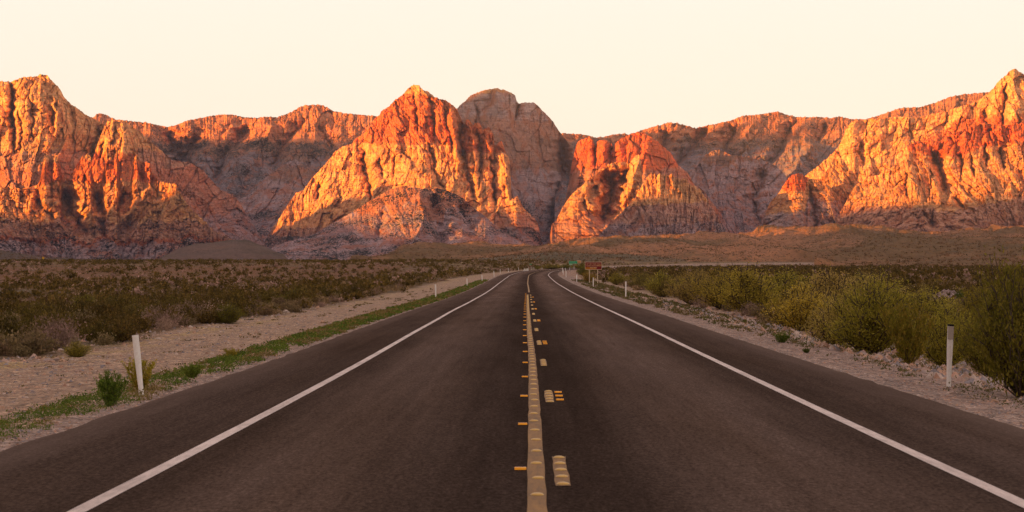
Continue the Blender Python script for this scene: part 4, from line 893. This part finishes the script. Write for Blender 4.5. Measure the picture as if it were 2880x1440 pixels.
# raised buttons and amber reflectors
def button_mesh():
    bm = bmesh.new(); n = 16; prof = [(0.056, 0.0), (0.053, 0.006), (0.043, 0.0125), (0.026, 0.0165), (0.0, 0.018)]
    rings = [[bm.verts.new((r*math.cos(2*math.pi*i/n), r*math.sin(2*math.pi*i/n), z)) for i in range(n)] for r, z in prof[:-1]]; top = bm.verts.new((0, 0, prof[-1][1]))
    for a, b in zip(rings[:-1], rings[1:]):
        for i in range(n): bm.faces.new((a[i], a[(i+1) % n], b[(i+1) % n], b[i]))
    for i in range(n): bm.faces.new((rings[-1][i], rings[-1][(i+1) % n], top))
    o = bmobj('raised_button', bm, CERAM, smooth=True); return o
def marker_mesh():
    bm = bmesh.new(); pts = [(-.05, 0), (-.022, .021), (.022, .021), (.05, 0)]
    L = [bm.verts.new((-.056, y, z)) for y, z in pts]; R2 = [bm.verts.new((.056, y, z)) for y, z in pts]
    for i in range(3): bm.faces.new((L[i], R2[i], R2[i+1], L[i+1]))
    bm.faces.new(L[::-1]); bm.faces.new(R2); bmesh.ops.bevel(bm, geom=bm.edges[:], offset=0.003, segments=1, affect='EDGES')
    return bmobj('amber_reflector', bm, AMBER)
bt = button_mesh(); mk_ = marker_mesh(); first = {'b': True, 'm': True}
def put(kind_, w, y, label, cat, group):
    src = bt if kind_ == 'b' else mk_
    if first[kind_]: o = src; first[kind_] = False
    else: o = src.copy(); COL.objects.link(o)
    o.location = (float(rx(y))+w, y, float(rz(y))+0.0075); tag(o, label, cat, group); return o
y = 16.2
while y < 165: put('b', 0.042+rng.normal()*0.006, y+rng.normal()*0.03, 'cream domed button on the faded yellow centre line', 'road button', 'raised buttons along the centre line'); y += 1.5
y = 14.0
for k in range(27): put('m', -0.108, 20.05+6.05*k, 'amber reflector just left of the yellow centre line', 'road reflector', 'amber reflectors left of the centre line')
for k in range(13):
    yc = 20.0+12.2*k
    for j in range(5): put('b', 0.272+0.006*j*0, yc+(j-2)*0.68, 'cream domed button in a short row right of the centre line', 'road button', 'rows of five buttons right of the centre line')
    if k % 2 == 1:
        for j in range(3): put('m', 0.42, yc+(j-1)*1.0, 'amber reflector right of a short row of cream buttons', 'road reflector', 'amber reflectors right of the button rows')

# delineator posts
def dpost(px, pt, pb, label, lean=0.0, cap=False, hw=1.0, group=None):
    x, y = place(px, pb); z = gz(x, y); Ht = (pb-pt)*y/F; wd = 0.052*hw
    if y > 250: wd *= 1.15
    e = empty('delineator_post', (x, y, z), 0.0); tag(e, label, 'marker post', group); e.rotation_euler = (0, lean, 0)
    bm = bmesh.new(); n = 9; rows_ = []
    for i in range(12):
        t = i/11.0; ww = wd*(0.72+0.28*sst(t, 0.0, 0.75)); th = 0.006
        fr = []; bk = []
        for j in range(n):
            q = j/(n-1)*2-1; fr.append(bm.verts.new((q*ww, -0.018*(1-q*q)-th+0.012*math.sin(3*t), t*Ht))); bk.append(bm.verts.new((q*ww, -0.018*(1-q*q)+th+0.012*math.sin(3*t), t*Ht)))
        rows_.append(fr+bk[::-1])
    m = 2*n
    for a, b in zip(rows_[:-1], rows_[1:]):
        for j in range(m): bm.faces.new((a[j], a[(j+1) % m], b[(j+1) % m], b[j]))
    bm.faces.new(rows_[-1]); bm.faces.new(rows_[0][::-1])
    bmobj('post', bm, WHITE, e)
    if cap:
        bm = bmesh.new(); bbox(bm, -wd*1.02, wd*1.02, -0.034, 0.025, Ht-0.03, Ht+0.004, 0.004); bmobj('cap', bm, BLACK, e)
        bm = bmesh.new(); bbox(bm, -wd*0.93, wd*0.93, -0.0185, 0.0, Ht*0.76, Ht-0.032, 0.001); bmobj('reflective_sheet', bm, SHEET, e)
        for v in e.children[-1].data.vertices: v.co.y += -0.0135+0.012*math.sin(3*v.co.z/Ht)-(-0.018*0)
    return e
dpost(398,938,1108,'near left white marker post leaning left among green bushes', lean=-0.105, hw=1.02)
LP = [(1226,801,840,'second'),(1314,783,806,'third'),(1356,773,792,'fourth'),(1389.5,762,779,'fifth'),(1407,757,770,'sixth'),(1430,754,765,'seventh'),(1458.6,752,762,'eighth'),(1486,753,761,'ninth'),(1496,752,760,'tenth'),(1501.5,751,758,'eleventh'),(1524.5,752,757.5,'twelfth')]
for px, a, b, w_ in LP: dpost(px, a, b, w_+' white marker post counting up the left side of the road', lean=-0.04)
dpost(2668,917,1092,'near right white marker post with a black cap and grey band', lean=0.035, cap=True)
RP = [(1760,792,836.6,'second'),(1668.5,780,808,'third'),(1622,771.4,793,'fourth'),(1592,762,780,'fifth'),(1584,758,773,'sixth'),(1581.9,752.8,767,'seventh'),(1590.4,752.8,763,'eighth'),(1601.7,752.8,760.5,'ninth'),(1614.5,749,758,'tenth')]
for px, a, b, w_ in RP: dpost(px, a, b, w_+' white marker post counting up the right side of the road')

# signs
def board(name, w, h, th, rad_, mat, parent, y=0, z=0, x=0):
    bm = bmesh.new(); pts = []
    for cx_, cz_, a0 in ((w/2-rad_, h/2-rad_, 0), (-w/2+rad_, h/2-rad_, 90), (-w/2+rad_, -h/2+rad_, 180), (w/2-rad_, -h/2+rad_, 270)):
        for i in range(6): an = R(a0+i*18); pts.append((cx_+rad_*math.cos(an), cz_+rad_*math.sin(an)))
    f = [bm.verts.new((x+a, y-th/2, z+b)) for a, b in pts]; k = [bm.verts.new((x+a, y+th/2, z+b)) for a, b in pts]
    bm.faces.new(f); bm.faces.new(k[::-1]); n = len(pts)
    for i in range(n): bm.faces.new((f[(i+1) % n], f[i], k[i], k[(i+1) % n]))
    bmesh.ops.recalc_face_normals(bm, faces=bm.faces[:])
    return bmobj(name, bm, mat, parent)
def text(name, s, size, mat, parent, x, y, z, bold=0.0, sx=1.0):
    cu = bpy.data.curves.new('t', 'FONT'); cu.body = s; cu.size = size; cu.align_x = 'CENTER'; cu.extrude = 0.003; cu.offset = bold
    to = bpy.data.objects.new('t', cu); COL.objects.link(to)
    me = bpy.data.meshes.new_from_object(to.evaluated_get(bpy.context.evaluated_depsgraph_get())); bpy.data.objects.remove(to); bpy.data.curves.remove(cu)
    me.name = name; me.materials.clear(); me.materials.append(mat); o = bpy.data.objects.new(name, me); COL.objects.link(o); o.parent = parent
    o.location = (x, y, z); o.rotation_euler = (R(90), 0, 0); o.scale = (sx, 1, 1); return o
def post(name, x, z1, wd, mat, parent, z0=-0.3):
    bm = bmesh.new(); bbox(bm, x-wd/2, x+wd/2, 0.02, 0.02+wd, z0, z1, 0.006); return bmobj(name, bm, mat, parent)
def brown_mat():
    t = NT('patchy_brown_sign_sheeting'); o = t.obj(); s_ = t.n('ShaderNodeSeparateXYZ'); t.l(o, s_.inputs[0]); n = t.noise(o, 2.5, 4, 0.6)
    a = t.math('MULTIPLY', t.mapr(t.math('ADD', s_.outputs[2], t.math('MULTIPLY', n, 0.12)), -0.17, -0.10, 1, 0), t.mapr(t.math('ADD', s_.outputs[0], t.math('MULTIPLY', n, 0.3)), 0.45, 0.6, 1, 0))
    b = t.math('MULTIPLY', t.mapr(s_.outputs[2], 0.0, 0.05, 0, 0.9), t.mapr(s_.outputs[0], 0.4, 0.75, 0, 1)); b = t.math('MULTIPLY', b, t.mapr(s_.outputs[2], 0.12, 0.16, 1, 0))
    t.col(t.mix(t.math('MAXIMUM', a, b), (0.20, 0.010, 0.010, 1), (0.48, 0.17, 0.012, 1))); t.rough(0.45); return t.m
BROWNS = brown_mat()
x, y = place(1669, 797.5); z = gz(x, y); k = y/F
e = empty('brown_sign', (x, y, z), 0.0); tag(e, 'brown sign on two pale legs reading DO NOT FEED WILD HORSES AND BURROS $500 FINE', 'sign')
Wm = 47.5*k; Hm = 22*k; zc = (797.5-747.2)*k
bd = board('border', Wm, Hm, 0.02, 0.09, CREAMP, e, -0.01, 0); bd.location.z = zc
pb_ = board('panel', Wm-0.10, Hm-0.10, 0.01, 0.06, BROWNS, e, -0.026, 0); pb_.location.z = zc
fs = Hm*0.18
for i, s_ in enumerate(['DO NOT FEED WILD', 'HORSES AND BURROS', '$500 FINE']):
    text('lettering', s_, fs, SIGNW, e, 0, -0.036, zc+Hm*(0.17-0.235*i), 0.0, (Wm*0.92/ (fs*len(s_)*0.64)) if i < 2 else 1.15)
post('leg', -11.3*k, zc+0.1, 0.10, CREAMP, e); post('leg', 11.7*k, zc+0.1, 0.10, CREAMP, e)
# green guide sign
yy = 560.0; k = yy/F
x = (1612-CX)*k; z = gz(x, yy)
e = empty('guide_sign', (x, yy, z)); tag(e, 'wide green guide sign with a pale panel hung below it', 'sign')
zc = zat(738, yy)-z
b1 = board('border', 24*k, 7.3*k, 0.02, 0.06, PALEG, e, -0.01); b1.location.z = zc
b2 = board('panel', 24*k-0.12, 7.3*k-0.12, 0.01, 0.05, GREEN, e, -0.026); b2.location.z = zc
for zz, x0s in ((0.12, [(-0.85, -0.45), (-0.35, 0.25), (0.35, 0.6)]), (-0.13, [(-0.9, -0.3), (-0.15, 0.2), (0.3, 0.8)])):
    bm = bmesh.new()
    for a, b in x0s:
        q = a
        while q < b: bbox(bm, q, q+0.055, -0.036, -0.030, zc+zz-0.055, zc+zz+0.055); q += 0.085
    bmobj('lettering', bm, PALEG, e)
b3 = board('lower_panel', 8.6*k, 3.4*k, 0.02, 0.04, PALEG, e, -0.01); b3.location = (-6.6*k, 0, zat(743.7, yy)-z)
post('leg', -7.6*k, zc, 0.07, STEEL, e)
# orange brown marker sign
x = (1632.3-CX)*k; z = gz(x, yy+12); e = empty('marker_sign', (x, yy+12, z)); tag(e, 'orange brown sign with two round symbols behind the green sign', 'sign')
zc = zat(736, yy)-z
b1 = board('border', 12.2*k, 7.4*k, 0.02, 0.1, CREAMP, e, -0.01); b1.location.z = zc
for sx_ in (-1, 1):
    b2 = board('symbol', 5.2*k, 6.4*k, 0.012, 0.2, ORNG, e, -0.028); b2.location = (sx_*2.9*k, 0, zc)
    bm = bmesh.new(); bbox(bm, -0.18, 0.18, -0.042, -0.036, -0.035, 0.035); bb = bmobj('bar', bm, SIGNW, b2)
post('leg', 0, zc, 0.06, STEEL, e)
# street name blade
yy = 640.0; k = yy/F; x = (1492.5-CX)*k; z = gz(x, yy); e = empty('street_sign', (x, yy, z)); tag(e, 'small green street name blade on a thin pole left of the bend', 'sign')
b1 = board('blade', 7.2*k, 2.4*k, 0.03, 0.03, PALEG, e, -0.01); b1.location.z = zat(743.2, yy)-z
b2 = board('face', 6.4*k, 1.7*k, 0.01, 0.02, GREEN, e, -0.032); b2.location.z = zat(743.2, yy)-z
post('pole', 0, zat(743.2, yy)-z, 0.06, STEEL, e)
# yellow warning sign far left
yy = 660.0; k = yy/F; x = (121.5-CX)*k; z = gz(x, yy); e = empty('warning_sign', (x, yy, z)); tag(e, 'tiny yellow diamond sign on the skyline at the far left', 'sign')
b1 = board('plate', 0.62, 0.62, 0.02, 0.05, YELS, e); b1.rotation_euler = (0, R(45), 0); b1.location.z = zat(725.5, yy)-z
post('pole', 0, zat(725.5, yy)-z, 0.06, STEEL, e)
# cattle guard wings
yy = 585.0; k = yy/F
for px, w_, lb in ((1475.8, 7.0, 'left one of the two white triangular cattle guard wings'), (1482.6, 6.4, 'right one of the two white triangular cattle guard wings')):
    x = (px-CX)*k; z = zat(761.8, yy); z = max(z, gz(x, yy)-0.02); e = empty('cattle_guard_wing', (x, yy, z)); tag(e, lb, 'cattle guard')
    hw_, hh_ = w_*k/2, 7.6*k
    for i in range(7):
        t = (i-3)/3.0; h_ = hh_*(1-abs(t)*0.92); bm = bmesh.new(); bbox(bm, t*hw_-0.03, t*hw_+0.03, -0.02, 0.02, 0, h_); bmobj('slat', bm, WHITE, e)
    bm = bmesh.new()
    for s_ in (-1, 1):
        a = Vector((s_*hw_, -0.03, 0.02)); b = Vector((0, -0.03, hh_)); n_ = Vector((0.05, 0, 0)); vs = [bm.verts.new(p_) for p_ in (a-n_, a+n_, b+n_, b-n_)]; vb = [bm.verts.new(Vector(v.co)+Vector((0, 0.05, 0))) for v in vs]
        bm.faces.new(vs); bm.faces.new(vb[::-1]); [bm.faces.new((vs[i], vb[i], vb[(i+1) % 4], vs[(i+1) % 4])) for i in range(4)]
    bmesh.ops.recalc_face_normals(bm, faces=bm.faces[:]); bmobj('frame', bm, WHITE, e)
# pale board and stake beyond the bend
yy = 760.0; k = yy/F
x = (1577-CX)*k; z = zat(750, yy); e = empty('sign_board', (x, yy, z)); tag(e, 'small cream board on a short post beyond the bend', 'sign')
b1 = board('board', 6.0*k, 2.6*k, 0.04, 0.05, CREAMP, e); b1.location.z = 5.6*k; post('leg', -1.2*k, 5*k, 0.12, CREAMP, e)
x = (1559-CX)*k; z = zat(751, yy); e = empty('marker_stake', (x, yy, z)); tag(e, 'thin pinkish stake beyond the bend left of the cream board', 'stake')
post('shaft', 0, 7.2*k, 0.10, STEEL, e); bm = bmesh.new(); bbox(bm, -0.13, 0.13, -0.03, 0.015, 4.0*k, 7.4*k, 0.01); bmobj('plate', bm, CREAMP, e)
x, y = place(1086, 810); k = y/F; e = empty('wooden_stake', (x, y, gz(x, y)), 0.3); tag(e, 'short weathered wooden stake among bushes left of the pullout', 'stake')
bm = bmesh.new(); bbox(bm, -0.05, 0.05, -0.05, 0.05, -0.2, 13*k, 0.01); bmobj('shaft', bm, WOOD, e)

# wire fence across the left flat
FX = [(22,185),(57,190),(88,194),(109,197),(130,200),(150,203),(170,207),(190,210),(209,214),(232,218),(258,222),(277,226),(295,229),(311,233),(329,236),(346,240),(361,243),(376,247),(394,251),(412,255),(427,258),(447,262),(470,266),(488,270),(508,274),(530,278),(554,282),(577,286),(598,290),(630,295),(649,298),(661,301)]
e = empty('wire_fence', (0, 0, 0)); tag(e, 'rusty steel post and wire fence crossing the scrub on the left', 'fence')
tops = []; bmp = bmesh.new()
for i, (px, yy) in enumerate(FX):
    x = (px-CX)*yy/F; z = gz(x, yy); hz = 1.12
    bm = bmesh.new(); bbox(bm, -0.035, 0.035, -0.008, 0.008, -0.3, hz); bbox(bm, -0.008, 0.008, 0.008, 0.045, -0.3, hz-0.01)
    o = bmobj('post', bm, RUST, e); o.location = (x, yy, z); o.rotation_euler = (rng.normal()*0.02, rng.normal()*0.03, 0); tops.append((x, yy, z))
for hgt in (0.35, 0.7, 1.02):
    pth = np.array([[a, b-0.02, c_+hgt] for a, b, c_ in tops]); V, Fq = stems_mesh([pth], 0.006, 0.006)
    mesh_np('wire', V, Fq, RUST, parent=e)


# ================================================================ HAZE
bm = bmesh.new(); bbox(bm, -9500, 7500, -6500, 9000, -60, 1150)
hm = bpy.data.materials.new('haze'); hm.use_nodes = True; ht = hm.node_tree; ht.nodes.clear()
ho = ht.nodes.new('ShaderNodeOutputMaterial'); pv = ht.nodes.new('ShaderNodeVolumePrincipled'); ht.links.new(pv.outputs[0], ho.inputs['Volume'])
pv.inputs['Density'].default_value = 0.000018; pv.inputs['Color'].default_value = (0.66, 0.72, 1.0, 1); pv.inputs['Anisotropy'].default_value = 0.0
o = bmobj('haze', bm, hm); tag(o, 'thin bluish morning haze over the valley', None, None, 'stuff')
